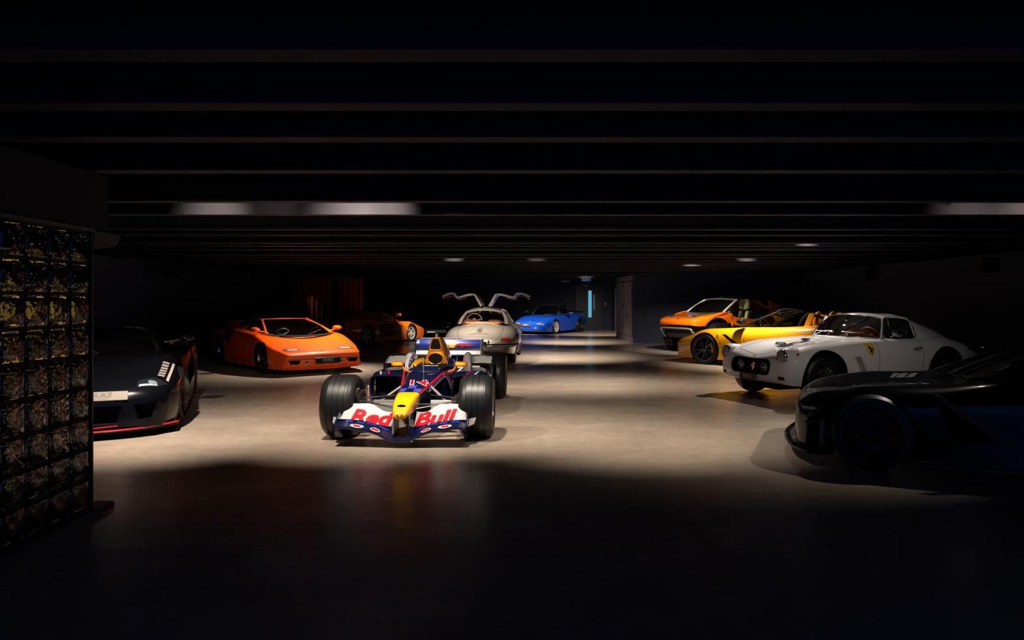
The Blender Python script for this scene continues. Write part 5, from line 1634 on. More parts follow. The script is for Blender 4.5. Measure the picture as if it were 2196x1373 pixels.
# ================================================================ black grand tourer in the foreground
def build_gt():
    P = paint('gt_black', (0.002, 0.0023, 0.0036), 0.0, 0.22)
    rt = empty('grand_tourer', 'black front-engined grand tourer with red brake calipers and a jutting front splitter', 'car', (4.68, 6.22, 0), 155.0)
    rows = [(1.98, .47, .36, .47, .52, .40, .50, .20), (1.94, .52, .48, .525, .72, .42, .70, .16), (1.82, .575, .57, .60, .86, .45, .83, .14), (1.62, .60, .66, .65, .93, .48, .89, .13), (1.35, .64, .72, .70, .965, .51, .92, .13), (.9, .70, .71, .72, .955, .53, .93, .12), (.5, .79, .69, .775, .93, .55, .94, .11),
            (0, .86, .66, .83, .92, .57, .95, .11), (-.6, .88, .66, .86, .94, .58, .95, .11), (-1.3, .92, .70, .93, .985, .6, .95, .13), (-1.8, .88, .68, .88, .95, .6, .9, .22), (-2.25, .8, .6, .8, .85, .58, .8, .34)]
    body = body_loft(rows, n=2.3)
    cuts = [(prism([(.62, -.45), (.42, -.62), (-.9, -.64), (-.9, .64), (.42, .62), (.62, .45)], .3, 1.3, 'z'), 1)]
    cuts += [(well(x, s * .62, s * 1.3, .35, z=.315), 1) for x in (1.35, -1.35) for s in (1, -1)]
    for s in (1, -1):
        cuts.append((prism([(.92, .66), (.80, .66), (.45, .30), (.75, .30)], s * .88, s * 1.3, 'y'), 1))
        cuts.append((prism([(1.86, .42), (1.73, .43), (1.73, .16), (1.88, .16)], s * .70, s * 1.3, 'y'), 1))
    b = boolean('body', body, cuts, [P, WELL], rt)
    sh = Shell(b)
    obj('roof', *thick(surf([row5((-.22, 0, 1.15), (-.30, .52, 1.10)), row5((-.7, 0, 1.165), (-.7, .54, 1.11)), row5((-1.3, 0, 1.12), (-1.3, .5, 1.05)), row5((-2.0, 0, .92), (-2.0, .4, .88))], 14, 22), .02), P, rt, angle=60)
    screen(rt, 'windscreen', (.80, 0, .80), (.45, .66, .81), (-.22, 0, 1.14), (-.30, .51, 1.095), DARK_GLASS, .03)

    def side(s):
        obj('windscreen_pillar', *tube(flip([(.50, .69, .795), (.1, .61, .95), (-.30, .53, 1.098)], s), .03, 8), P, rt)
        quad_glass(rt, 'side_window', flip([(.36, .71, .84), (-.2, .72, .86), (-.85, .70, .89)], s), flip([(-.31, .55, 1.085), (-.6, .56, 1.10), (-1.0, .54, 1.06)], s), DARK_GLASS)
        obj('rear_pillar', *thick(surf([flip([(-.8, .71, .88), (-1.3, .67, .90), (-1.95, .55, .86)], s), flip([(-1.0, .55, 1.07), (-1.35, .5, 1.02), (-2.0, .4, .885)], s)], 6, 10), .02), P, rt)
        v = 'left' if s > 0 else 'right'
        hl = obj('headlamp', *lay(sh, poly2([(1.93, .505), (1.83, .53), (1.72, .54), (1.75, .47), (1.90, .46)]), v, .005), mat('gt_lamp', (.02, .022, .026), .08, coat=1), rt)
        obj('headlamp_strip', *lay(sh, poly2([(1.92, .495), (1.80, .51), (1.77, .49), (1.89, .475)]), v, .009, .03), mat('gt_lamp_strip', (.6, .6, .62), .15, .5, coat=1), hl)
        obj('dive_plane', *thick(surf([flip([(1.88, .80, .38), (1.80, .90, .41), (1.70, .95, .45)], s), flip([(1.88, .86, .36), (1.80, .95, .40), (1.70, 1.0, .45)], s)], 4, 8), .008), P, rt)
        obj('front_winglet', *bbox(1.72, 1.76, s * .86 - .05, s * .86 + .05, .18, .42, .01, 2), mat('winglet_grey', (.10, .095, .09), .5), rt)
        obj('fender_blade', *thick(surf([flip([(.90, .965, .68), (.70, .97, .50), (.42, .975, .32)], s), flip([(.84, 1.0, .66), (.62, 1.0, .50), (.36, .99, .30)], s)], 5, 10), .01), mat('blade_brown_grey', (.14, .11, .09), .4), rt)
        wing_mirror(rt, .30, .88, .945, P, s, .2, .12, .16, .12)
        obj('side_skirt', *bbox(-1.0, 1.0, s * .93 - .05, s * .93 + .05, .06, .11, .012, 2), P, rt)
        obj('door_seam', *seam(sh, [(.40, .82), (.35, .5), (.25, .18), (-.75, .18), (-.85, .5), (-.85, .86)], v, .006), GAP, b)
        obj('door_handle', *bbox(-.62, -.46, s * .945 - .008, s * .945 + .012, .68, .70, .006, 1), CHROME, rt)
        obj('bonnet_vent', *lay(sh, poly2([(.95, s * .25), (1.15, s * .28), (1.10, s * .52), (.85, s * .50)]), 'top', .004), GAP, b)
        for i in range(3):
            obj('vent_slat', *tube(flip([(1.10 - i * .09, .29, .69 + i * .012), (1.04 - i * .09, .50, .705 + i * .012)], s), .008, 5), P, rt)
        wheel(rt, 1.35, s * .845, .325, .28, .242, 'multi', (DARK_ALLOY, DARK_ALLOY, DARK_ALLOY), s, caliper=RED)
        wheel(rt, -1.35, s * .83, .335, .33, .242, 'multi', (DARK_ALLOY, DARK_ALLOY, DARK_ALLOY), s, caliper=RED)
    both(side)
    obj('splitter', *thick(surf([row5((2.08, 0, .13), (1.84, .92, .13), .25), row5((1.95, 0, .14), (1.65, .95, .14), .25)], 3, 26), .03), P, rt)
    obj('splitter_lip', *tube(catmull(row5((2.08, 0, .12), (1.84, .93, .13), .25), 30), .028, 8), P, rt)
    obj('bonnet_ridge', *seam(sh, [(1.85, .40), (1.5, .46), (1.0, .52), (.5, .62)], 'top', .012, .005), P, b)
    obj('grille', *lay(sh, rrect2(-.38, .38, .22, .44, .06), 'front', .004), GAP, b)
    obj('nose_badge', *lay(sh, ell2(1.88, 0, .03, .06, 16), 'top', .005, .02), CHROME, b)
    seat(rt, -.35, .34, .32, mat('teal_grey_seat', (.10, .14, .14), .6), back=.58, lean=.35)
    seat(rt, -.35, -.34, .32, mat('teal_grey_seat', (.10, .14, .14), .6), back=.58, lean=.35)
    obj('dashboard', *bbox(.25, .60, -.58, .58, .64, .82, .05, 3), mat('gt_dash', (.05, .07, .07), .5), rt)
    steering_wheel(rt, .15, .34, .78, BLACK, .17)
    obj('rear_wing', *thick(surf([row5((-2.2, 0, 1.05), (-2.2, .85, 1.05)), row5((-2.4, 0, 1.10), (-2.4, .85, 1.10))], 4, 10), .02), P, rt)
    for s in (1, -1):
        obj('wing_stay', *bbox(-2.32, -2.12, s * .5 - .01, s * .5 + .01, .78, 1.06, .005, 1), P, rt)
    return rt


build_gt()
# ================================================================ silver gullwing coupe
def build_gullwing():
    P = paint('gullwing_silver', (0.36, 0.33, 0.28), 0.55, 0.34)
    MAR = mat('maroon_leather', (0.13, 0.012, 0.012), 0.55)
    TANL = mat('tan_shelf', (0.55, 0.22, 0.03), 0.6)
    rt = empty('gullwing_coupe', 'silver gullwing coupe seen from behind with both doors raised', 'car', (-0.63, 17.66, 0), 86.9)
    rows = [(-2.26, .50, .30, .50, .45, .47, .42, .36), (-2.2, .585, .44, .575, .64, .49, .58, .31), (-2.05, .675, .50, .655, .76, .51, .70, .28), (-1.8, .785, .52, .745, .845, .54, .78, .25), (-1.5, .87, .53, .81, .885, .56, .81, .24), (-1.2, .915, .55, .845, .90, .57, .82, .22), (-.8, .93, .58, .86, .87, .6, .82, .2),
            (0, .93, .62, .88, .855, .62, .84, .2), (.6, .90, .62, .87, .865, .6, .84, .2), (1.2, .86, .6, .86, .89, .57, .82, .22), (1.7, .78, .56, .79, .85, .54, .78, .26), (2.1, .65, .45, .66, .70, .5, .64, .3), (2.28, .5, .3, .5, .45, .46, .4, .36)]
    rows = [(r[0], r[1], r[2] * .96, r[3], r[4] * .955, r[5], r[6] * .955, r[7]) for r in rows]
    body = body_loft(rows, n=2.1, crown=2.4)
    tub = prism([(.50, -.45), (.40, -.60), (-.85, -.60), (-1.12, -.50), (-1.12, .50), (-.85, .60), (.40, .60), (.50, .45)], .42, 1.3, 'z')
    cuts = [(tub, 1)] + [(well(x, s * .5, s * 1.2, .385, z=.34), 1) for x in (1.2, -1.2) for s in (1, -1)]
    b = boolean('body', body, cuts, [P, WELL], rt)
    sh = Shell(b)
    # roof: rear panel, spine and header (door apertures stay open)
    obj('rear_roof', *thick(surf([row5((-.52, 0, 1.275), (-.50, .46, 1.20)), row5((-.66, 0, 1.255), (-.60, .47, 1.185)), row5((-.74, 0, 1.225), (-.66, .48, 1.165))], 6, 18), .02), P, rt, angle=60)
    obj('roof_spine', *thick(surf([[(.12, .13, 1.27), (.12, 0, 1.285), (.12, -.13, 1.27)], [(-.2, .13, 1.295), (-.2, 0, 1.305), (-.2, -.13, 1.295)], [(-.54, .14, 1.26), (-.54, 0, 1.275), (-.54, -.14, 1.26)]], 8, 8), .02), P, rt)
    obj('windscreen_header', *tube(catmull(row5((.13, 0, 1.27), (.05, .47, 1.19)), 20), .022, 8), P, rt)
    screen(rt, 'windscreen', (.52, 0, .92), (.34, .61, .92), (.13, 0, 1.26), (.06, .45, 1.18), CAR_GLASS, .02)
    screen(rt, 'rear_window', (-1.26, 0, .945), (-1.04, .51, .935), (-.76, 0, 1.215), (-.67, .42, 1.15), CAR_GLASS, .05)
    obj('rear_window_seal', *tube(catmull(row5((-1.265, 0, .95), (-1.045, .515, .94)), 24), .010, 6), CHROME, rt)

    def side(s):
        obj('rear_pillar', *thick(surf([flip([(-.50, .47, 1.195), (-.60, .62, 1.02), (-.62, .69, .88)], s), flip([(-.62, .475, 1.165), (-.82, .56, 1.03), (-1.02, .60, .90)], s), flip([(-.68, .43, 1.15), (-.88, .49, 1.04), (-1.08, .53, .92)], s)], 8, 12), .02), P, rt, angle=60)
        obj('windscreen_pillar', *tube(flip([(.36, .63, .91), (.20, .55, 1.06), (.05, .47, 1.19)], s), .02, 8), P, rt)
        # raised door: outer skin, inner trim, window frame
        prof = [(.10, 1.315), (.255, 1.60), (.34, 1.63), (.50, 1.60), (.68, 1.555), (.75, 1.635), (.86, 1.65), (.97, 1.62), (1.07, 1.565)]
        skin = surf([[(-.48, s * y, z) for y, z in prof[2:]], [(-.05, s * y, z + .012) for y, z in prof[2:]], [(.38, s * y, z) for y, z in prof[2:]]], 8, 36)
        d = obj('gullwing_door', *thick(skin, .05 * 1), P, rt, angle=60)
        obj('door_lining', *thick(surf([[(-.45, s * y, z - .075) for y, z in prof[3:]], [(.35, s * y, z - .075) for y, z in prof[3:]]], 4, 30), .012), MAR, d)
        obj('door_frame', *tube([(-.46, s * .10, 1.315), (-.47, s * .255, 1.59), (-.46, s * .345, 1.61)], .03, 8), P, d)
        obj('door_frame', *tube([(.20, s * .10, 1.315), (.34, s * .255, 1.58), (.36, s * .345, 1.61)], .03, 8), P, d)
        obj('door_roof_panel', *thick(surf([[(-.46, s * .10, 1.315), (.20, s * .10, 1.315)], [(-.46, s * .18, 1.46), (.26, s * .18, 1.46)]], 4, 8), .02), P, d)
        obj('door_glass', *surf([[(-.46, s * .18, 1.46), (.26, s * .18, 1.46)], [(-.46, s * .32, 1.61), (.34, s * .32, 1.61)]], 4, 6), CAR_GLASS, d)
        obj('door_latch', *bbox(-.1, .0, s * 1.06 - .02, s * 1.06 + .03, 1.545, 1.575, .006, 1), CHROME, d)
        v = 'left' if s > 0 else 'right'
        obj('tail_lamp', *lay(sh, rrect2(s * .60 - .10, s * .60 + .10, .565, .615, .022), 'rear', .010, .03), LENS_RED, b)
        obj('reflector_lamp', *lay(sh, ell2(s * .56, .40, .03, .025, 14), 'rear', .008, .02), LENS_RED, b)
        obj('boot_seam', *seam(sh, [(s * .30, .53), (s * .44, .60), (s * .52, .78), (s * .48, .905)], 'rear', .008, .003), GAP, b)
        obj('bumper', *tube(catmull([(-2.30, s * .16, .46), (-2.29, s * .4, .46), (-2.20, s * .66, .46), (-1.95, s * .86, .465)], 24), [.03] * 24, 10, flat=1.3), CHROME, rt)
        obj('overrider', *xform(bbox(-.035, .03, -.022, .022, -.10, .10, .018, 3), Matrix.Translation((-2.315, s * .24, .475))), CHROME, rt)
        obj('fuel_flap_trim', *lay(sh, ell2(s * .78, .47, .02, .02, 12), 'rear', .01, .02), LENS_AMBER, b)
        wheel(rt, -1.2, s * .70, .335, .19, .20, 'steel', (CHROME, P, CHROME), s)
        wheel(rt, 1.2, s * .72, .335, .19, .20, 'steel', (CHROME, P, CHROME), s)
        seat(rt, -.35, s * .32, .42, MAR, head=False, back=.5)
    both(side)
    obj('boot_seam', *seam(sh, [(-.30, .53), (-.1, .515), (.1, .515), (.30, .53)], 'rear', .008, .003), GAP, b)
    # star badge and script
    st = 0.05
    ring = [(st * cos(a), .775 + st * .9 * sin(a)) for a in [2 * pi * i / 30 for i in range(30)]]
    obj('star_ring', *seam(sh, ring, 'rear', .012, .008, .01, closed=True), GAP, b)
    for k in range(3):
        a = radians(90 + 120 * k)
        P0 = [(st * cos(a), .775 + st * .9 * sin(a)), (.014 * cos(a + 1.05), .775 + .014 * sin(a + 1.05)), (0, .775), (.014 * cos(a - 1.05), .775 + .014 * sin(a - 1.05))]
        obj('star_arm', *lay(sh, poly2(P0), 'rear', .009, .02), GAP, b)
    obj('boot_script', *seam(sh, [(-.21, .70), (-.12, .706), (-.10, .716), (-.07, .70), (-.04, .715), (-.01, .70), (.02, .714), (.05, .70), (.08, .712), (.12, .702), (.22, .694)], 'rear', .010, .007), GAP, b)
    obj('number_plate', *xform(bbox(-.008, .008, -.2, .2, -.05, .05, .004, 1), Matrix.Translation((-2.325, .0, .50))), PLATE_BLACK, rt)
    obj('parcel_shelf', *bbox(-1.10, -1.0, -.42, .42, .90, .955, .02, 2), TANL, rt)
    obj('luggage_trim', *bbox(-1.0, -.7, -.55, .55, .45, .9, .05, 3), MAR, rt)
    steering_wheel(rt, .08, .33, .95, mat('ivory_rim', (.4, .3, .2), .4), .19)
    obj('dashboard', *bbox(.25, .42, -.55, .55, .72, .92, .04, 3), MAR, rt)
    obj('exhaust', *tube([(-2.2, -.3, .24), (-1.6, -.3, .24)], .028, 10), CHROME, rt)
    obj('bonnet_power_dome', *ringbody([(.6, .3, .93, .80, .09, .1, 2.2), (1.2, .3, .90, .78, .09, .1, 2.2), (1.8, .3, .76, .68, .05, .06, 2.2)], nst=10), P, rt)
    return rt


build_gullwing()
# ================================================================ cars further back
def simple_cabin(rt, P, G, bc, bk, tc, tk, roof, rear, side_lo, side_hi, roofm=None):
    """windscreen, roof, pillars and glass from a few key points"""
    screen(rt, 'windscreen', bc, bk, tc, tk, G, .025)
    obj('roof', *thick(surf(roof, 12, 20), .02), roofm or P, rt, angle=60)

    def side(s):
        obj('windscreen_pillar', *tube(flip([(bk[0] + .02, bk[1] + .015, bk[2] - .005), ((bk[0] + tk[0]) / 2, (bk[1] + tk[1]) / 2 + .015, (bk[2] + tk[2]) / 2 + .01), (tk[0], tk[1] + .015, tk[2])], s), .024, 8), roofm or P, rt)
        quad_glass(rt, 'side_window', flip(side_lo, s), flip(side_hi, s), G)
        if rear:
            obj('rear_pillar', *thick(surf([flip(rear[0], s), flip(rear[1], s)], 6, 10), .02), roofm or P, rt, angle=60)
    both(side)


def build_strake_car():
    P = paint('strake_orange', (0.62, 0.13, 0.006), 0.0, 0.35)
    rt = empty('straked_sports_car', 'orange mid-engined sports car with ribbed side strakes and star wheels, mostly in shadow', 'car', (-4.85, 23.55, 0), 64.0)
    rows = [(2.24, .42, .5, .42, .75, .38, .74, .2), (2.1, .50, .6, .50, .86, .4, .84, .16), (1.7, .60, .66, .62, .9, .42, .88, .13), (1.27, .69, .70, .735, .92, .45, .9, .13), (.8, .75, .7, .75, .93, .5, .92, .12), (0, .80, .7, .80, .95, .52, .95, .12), (-.6, .84, .72, .84, .98, .54, .97, .13), (-1.27, .88, .75, .90, .99, .55, .97, .16), (-1.9, .88, .75, .89, .97, .56, .92, .24), (-2.2, .84, .72, .84, .92, .55, .88, .3), (-2.24, .8, .7, .8, .88, .5, .85, .35)]
    body = body_loft(rows, n=2.8)
    cuts = [(prism([(.85, -.5), (.65, -.64), (-.5, -.66), (-.5, .66), (.65, .64), (.85, .5)], .32, 1.3, 'z'), 1)] + [(well(1.27, s * .6, s * 1.3, .345, z=.32), 1) for s in (1, -1)] + [(well(-1.27, s * .6, s * 1.3, .37, z=.35), 1) for s in (1, -1)]
    for s in (1, -1):
        cuts.append((prism([(.70, .63), (-.55, .70), (-.70, .62), (-.62, .28), (.60, .30)], s * .885, s * 1.3, 'y'), 1))
    b = boolean('body', body, cuts, [P, WELL], rt)
    sh = Shell(b)
    simple_cabin(rt, P, DARK_GLASS, (.95, 0, .76), (.68, .68, .78), (-.02, 0, 1.115), (-.08, .50, 1.09), [row5((-.02, 0, 1.125), (-.08, .51, 1.095)), row5((-.4, 0, 1.13), (-.4, .52, 1.10)), row5((-.75, 0, 1.10), (-.7, .50, 1.07))], ([(-.45, .72, .84), (-1.0, .68, .88), (-1.6, .62, .88)], [(-.70, .50, 1.07), (-1.1, .48, 1.0), (-1.6, .5, .90)]), [(.60, .70, .78), (0, .72, .81), (-.5, .71, .84)], [(-.09, .53, 1.085), (-.35, .535, 1.095), (-.68, .52, 1.07)])

    def side(s):
        for i in range(5):
            z0 = .345 + i * .062
            obj('side_strake', *tube(flip([(.72, .925, z0 + .005), (.3, .945, z0), (-.2, .965, z0), (-.58, .975, z0 + .012)], s), .013, 6, flat=1.2), P, rt)
        obj('wing_mirror', *join(bbox(.45, .60, s * .86 - .09, s * .86 + .09, .93, 1.03, .03, 2), tube(flip([(.53, .80, .95), (.50, .70, .90)], s), .014, 6)), P, rt)
        obj('popup_lamp', *lay(sh, poly2([(1.95, s * .45), (1.95, s * .72), (1.7, s * .72), (1.7, s * .45)]), 'top', .003), P, b)
        obj('side_lamp', *lay(sh, rrect2(2.02, 2.14, .40, .44, .012), 'left' if s > 0 else 'right', .005, .03), LENS_AMBER, b)
        obj('waist_seam', *seam(sh, [(2.18, .455), (1.68, .455)], 'left' if s > 0 else 'right', .008), GAP, b)
        wheel(rt, 1.27, s * .80, .32, .22, .215, 'five', (ALLOY, ALLOY, YELLOW_PRINT), s)
        wheel(rt, -1.27, s * .83, .335, .27, .215, 'five', (ALLOY, ALLOY, YELLOW_PRINT), s)
        seat(rt, -.1, s * .35, .34, BLACK, back=.42, lean=.45)
    both(side)
    obj('engine_deck', *thick(surf([symrow(-.75, [(.46, 1.06), (.2, 1.08), (0, 1.085)]), symrow(-1.4, [(.5, .93), (.2, .94), (0, .945)]), symrow(-2.0, [(.6, .89), (.2, .895), (0, .895)])], 8, 10), .02), P, rt)
    for i in range(6):
        obj('rear_grille_slat', *tube([(-2.255, -.75, .50 + i * .045), (-2.255, .75, .50 + i * .045)], .010, 6), BLACK, rt)
    obj('wiper', *tube([(.95, -.1, .79), (.75, -.3, .88), (.5, -.5, .96)], .01, 5), CHROME, rt)
    obj('dashboard', *bbox(.5, .8, -.55, .55, .6, .74, .05, 3), BLACK, rt)
    steering_wheel(rt, .42, .35, .74, BLACK, .16)
    return rt


def build_blue_car():
    P = paint('slant_blue', (0.005, 0.072, 0.55), 0.15, 0.3)
    TOP = mat('soft_top_black', (0.006, 0.006, 0.009), 0.85)
    CRM = mat('cream_seat', (0.5, 0.42, 0.2), 0.6)
    rt = empty('slant_nose_car', 'bright blue slant-nose sports car with black soft top and pale wheels', 'car', (1.75, 31.71, 0), 238.6)
    rows = [(2.03, .44, .5, .44, .72, .38, .70, .2), (1.97, .50, .58, .50, .82, .4, .80, .13), (1.6, .61, .64, .63, .89, .44, .86, .12), (1.13, .72, .68, .76, .905, .48, .86, .14), (.6, .82, .64, .81, .85, .55, .83, .16), (0, .87, .64, .84, .83, .58, .82, .16), (-.6, .88, .66, .87, .87, .58, .84, .17), (-1.13, .88, .7, .90, .93, .56, .88, .2), (-1.7, .80, .66, .80, .88, .54, .84, .26), (-2.1, .66, .6, .66, .8, .5, .76, .32), (-2.2, .55, .5, .55, .7, .48, .66, .36)]
    body = body_loft(rows, n=2.3)
    cuts = [(prism([(.62, -.45), (.52, -.58), (-.75, -.6), (-.75, .6), (.52, .58), (.62, .45)], .36, 1.3, 'z'), 1)] + [(well(x, s * .55, s * 1.3, .345, z=.32), 1) for x in (1.135, -1.135) for s in (1, -1)]
    b = boolean('body', body, cuts, [P, WELL], rt)
    sh = Shell(b)
    simple_cabin(rt, P, DARK_GLASS, (.72, 0, .85), (.55, .62, .85), (.22, 0, 1.245), (.14, .50, 1.215), [row5((.22, 0, 1.26), (.14, .51, 1.225)), row5((-.25, 0, 1.30), (-.25, .53, 1.24)), row5((-.7, 0, 1.22), (-.7, .53, 1.14)), row5((-1.25, 0, .92), (-1.15, .55, .90))], ([(-.42, .66, .87), (-.8, .64, .88), (-1.2, .56, .90)], [(-.45, .54, 1.20), (-.75, .53, 1.11), (-1.2, .55, .905)]), [(.48, .64, .85), (0, .67, .87), (-.45, .66, .88)], [(.13, .52, 1.21), (-.15, .535, 1.225), (-.45, .54, 1.19)], roofm=TOP)

    def side(s):
        obj('bumper_lamp', *lay(sh, rrect2(s * .42, s * .68, .435, .485, .012) if s > 0 else rrect2(-.68, -.42, .435, .485, .012), 'front', .007, .03), LENS_AMBER, b)
        obj('fog_lamp', *lay(sh, rrect2(s * .36 - .07, s * .36 + .07, .25, .31, .015), 'front', .007, .03), mat('fog_pink', (.5, .36, .33), .2, .4, coat=1), b)
        obj('bumper_seam', *seam(sh, [(s * .05, .50), (s * .4, .50), (s * .75, .50)], 'front', .012, .004), mat('slant_cyan', (.01, .16, .5), .3, coat=1), b)
        obj('bonnet_seam', *seam(sh, [(1.9, s * .40), (1.3, s * .42), (.85, s * .52)], 'top', .008), GAP, b)
        obj('side_skirt', *bbox(-.75, .75, s * .84 - .05, s * .84 + .03, .13, .2, .015, 2), P, rt)
        wheel(rt, 1.135, s * .80, .315, .23, .215, 'multi', (mat('pale_rim', (.72, .68, .62), .35, .3), mat('pale_rim', (.72, .68, .62), .35, .3), RED), s)
        wheel(rt, -1.135, s * .82, .32, .28, .215, 'multi', (GREY_ALLOY, GREY_ALLOY, GREY_ALLOY), s)
        seat(rt, -.2, s * .33, .42, CRM, back=.5, lean=.35)
    both(side)
    obj('rear_wing', *thick(surf([row5((-1.5, 0, .90), (-1.5, .6, .88)), row5((-2.05, 0, .98), (-2.0, .7, .96))], 6, 14), .05), TOP, rt)
    plate(rt, frame((2.05, -.12, .40), (0, 1, 0), (-.1, 0, 1)), .50, .11, base=mat('plate_brown', (.09, .06, .05), .4), ink=mat('plate_pale_text', (.6, .5, .45), .4))
    obj('nose_badge', *lay(sh, ell2(1.86, 0, .035, .035, 12), 'top', .005, .03), mat('gold_badge', (.7, .6, .45), .3, .6), b)
    wing_mirror(rt, .52, -.86, .96, TOP, -1, .2, .13, .14, .08)
    wing_mirror(rt, .10, .92, .93, CHROME, 1, .26, .13, .16, .12)
    obj('dashboard', *bbox(.4, .62, -.55, .55, .64, .82, .05, 3), TOP, rt)
    steering_wheel(rt, .3, .33, .82, BLACK, .17)
    return rt


def build_back_roadster():
    P = paint('roadster_black', (0.005, 0.006, 0.010), 0.0, 0.2)
    rt = empty('dark_roadster', 'glossy black low car parked in shadow beyond the silver gullwing coupe', 'car', (-2.72, 28.7, 0), 261.0)
    rows = [(2.1, .45, .4, .45, .6, .4, .58, .2), (2.0, .54, .5, .54, .78, .42, .75, .15), (1.6, .64, .62, .66, .88, .46, .85, .13), (1.2, .72, .66, .75, .91, .5, .88, .13), (.6, .80, .64, .79, .89, .53, .88, .13), (0, .83, .64, .82, .89, .55, .89, .13), (-.7, .85, .66, .86, .92, .56, .9, .14), (-1.25, .86, .68, .88, .94, .56, .9, .17), (-1.8, .8, .64, .8, .88, .55, .84, .26), (-2.15, .68, .55, .68, .78, .5, .74, .34)]
    body = body_loft(rows, n=2.3)
    cuts = [(prism([(.6, -.5), (-.7, -.6), (-.7, .6), (.6, .5)], .34, 1.3, 'z'), 1)] + [(well(x, s * .55, s * 1.3, .36, z=.33), 1) for x in (1.22, -1.25) for s in (1, -1)]
    b = boolean('body', body, cuts, [P, WELL], rt)
    sh = Shell(b)
    simple_cabin(rt, P, DARK_GLASS, (.75, 0, .80), (.5, .64, .82), (.05, 0, 1.09), (-.02, .48, 1.06), [row5((.05, 0, 1.10), (-.02, .49, 1.065)), row5((-.4, 0, 1.11), (-.4, .5, 1.07)), row5((-1.0, 0, 1.0), (-1.0, .45, .96)), row5((-1.6, 0, .86), (-1.6, .4, .84))], ([(-.6, .68, .85), (-1.0, .64, .87), (-1.6, .55, .83)], [(-.75, .49, 1.02), (-1.05, .44, .96), (-1.6, .4, .845)]), [(.45, .66, .82), (0, .68, .83), (-.6, .67, .85)], [(-.03, .50, 1.055), (-.3, .51, 1.065), (-.72, .49, 1.02)])

    def side(s):
        hl = obj('headlamp', *lay(sh, ell2(1.82, s * .62, .12, .09, 18), 'top', .006, .04), mat('lamp_cluster', (.35, .35, .36), .1, .8, coat=1), b)
        for k in range(3):
            obj('lamp_lens', *lay(sh, ell2(1.86 - k * .06, s * (.58 + k * .04), .024, .024, 12), 'top', .012, .02), CHROME, hl)
        wing_mirror(rt, .42, .80 * s if s > 0 else -.80, .93, P, s, .2, .11, .14, .1)
        obj('bumper_trim', *tube(catmull(flip([(2.06, .2, .33), (2.0, .5, .33), (1.85, .74, .34)], s), 12), .014, 6), CHROME, rt)
        wheel(rt, 1.22, s * .79, .33, .24, .235, 'five', (GREY_ALLOY, GREY_ALLOY, GREY_ALLOY), s)
        wheel(rt, -1.25, s * .79, .335, .27, .235, 'five', (GREY_ALLOY, GREY_ALLOY, GREY_ALLOY), s)
        seat(rt, -.15, s * .33, .34, BLACK, back=.42, lean=.45)
    both(side)
    obj('grille', *lay(sh, rrect2(-.35, .35, .25, .38, .05), 'front', .004), GAP, b)
    obj('dashboard', *bbox(.35, .58, -.5, .5, .62, .78, .05, 3), BLACK, rt)
    return rt


build_strake_car()
build_blue_car()
build_back_roadster()
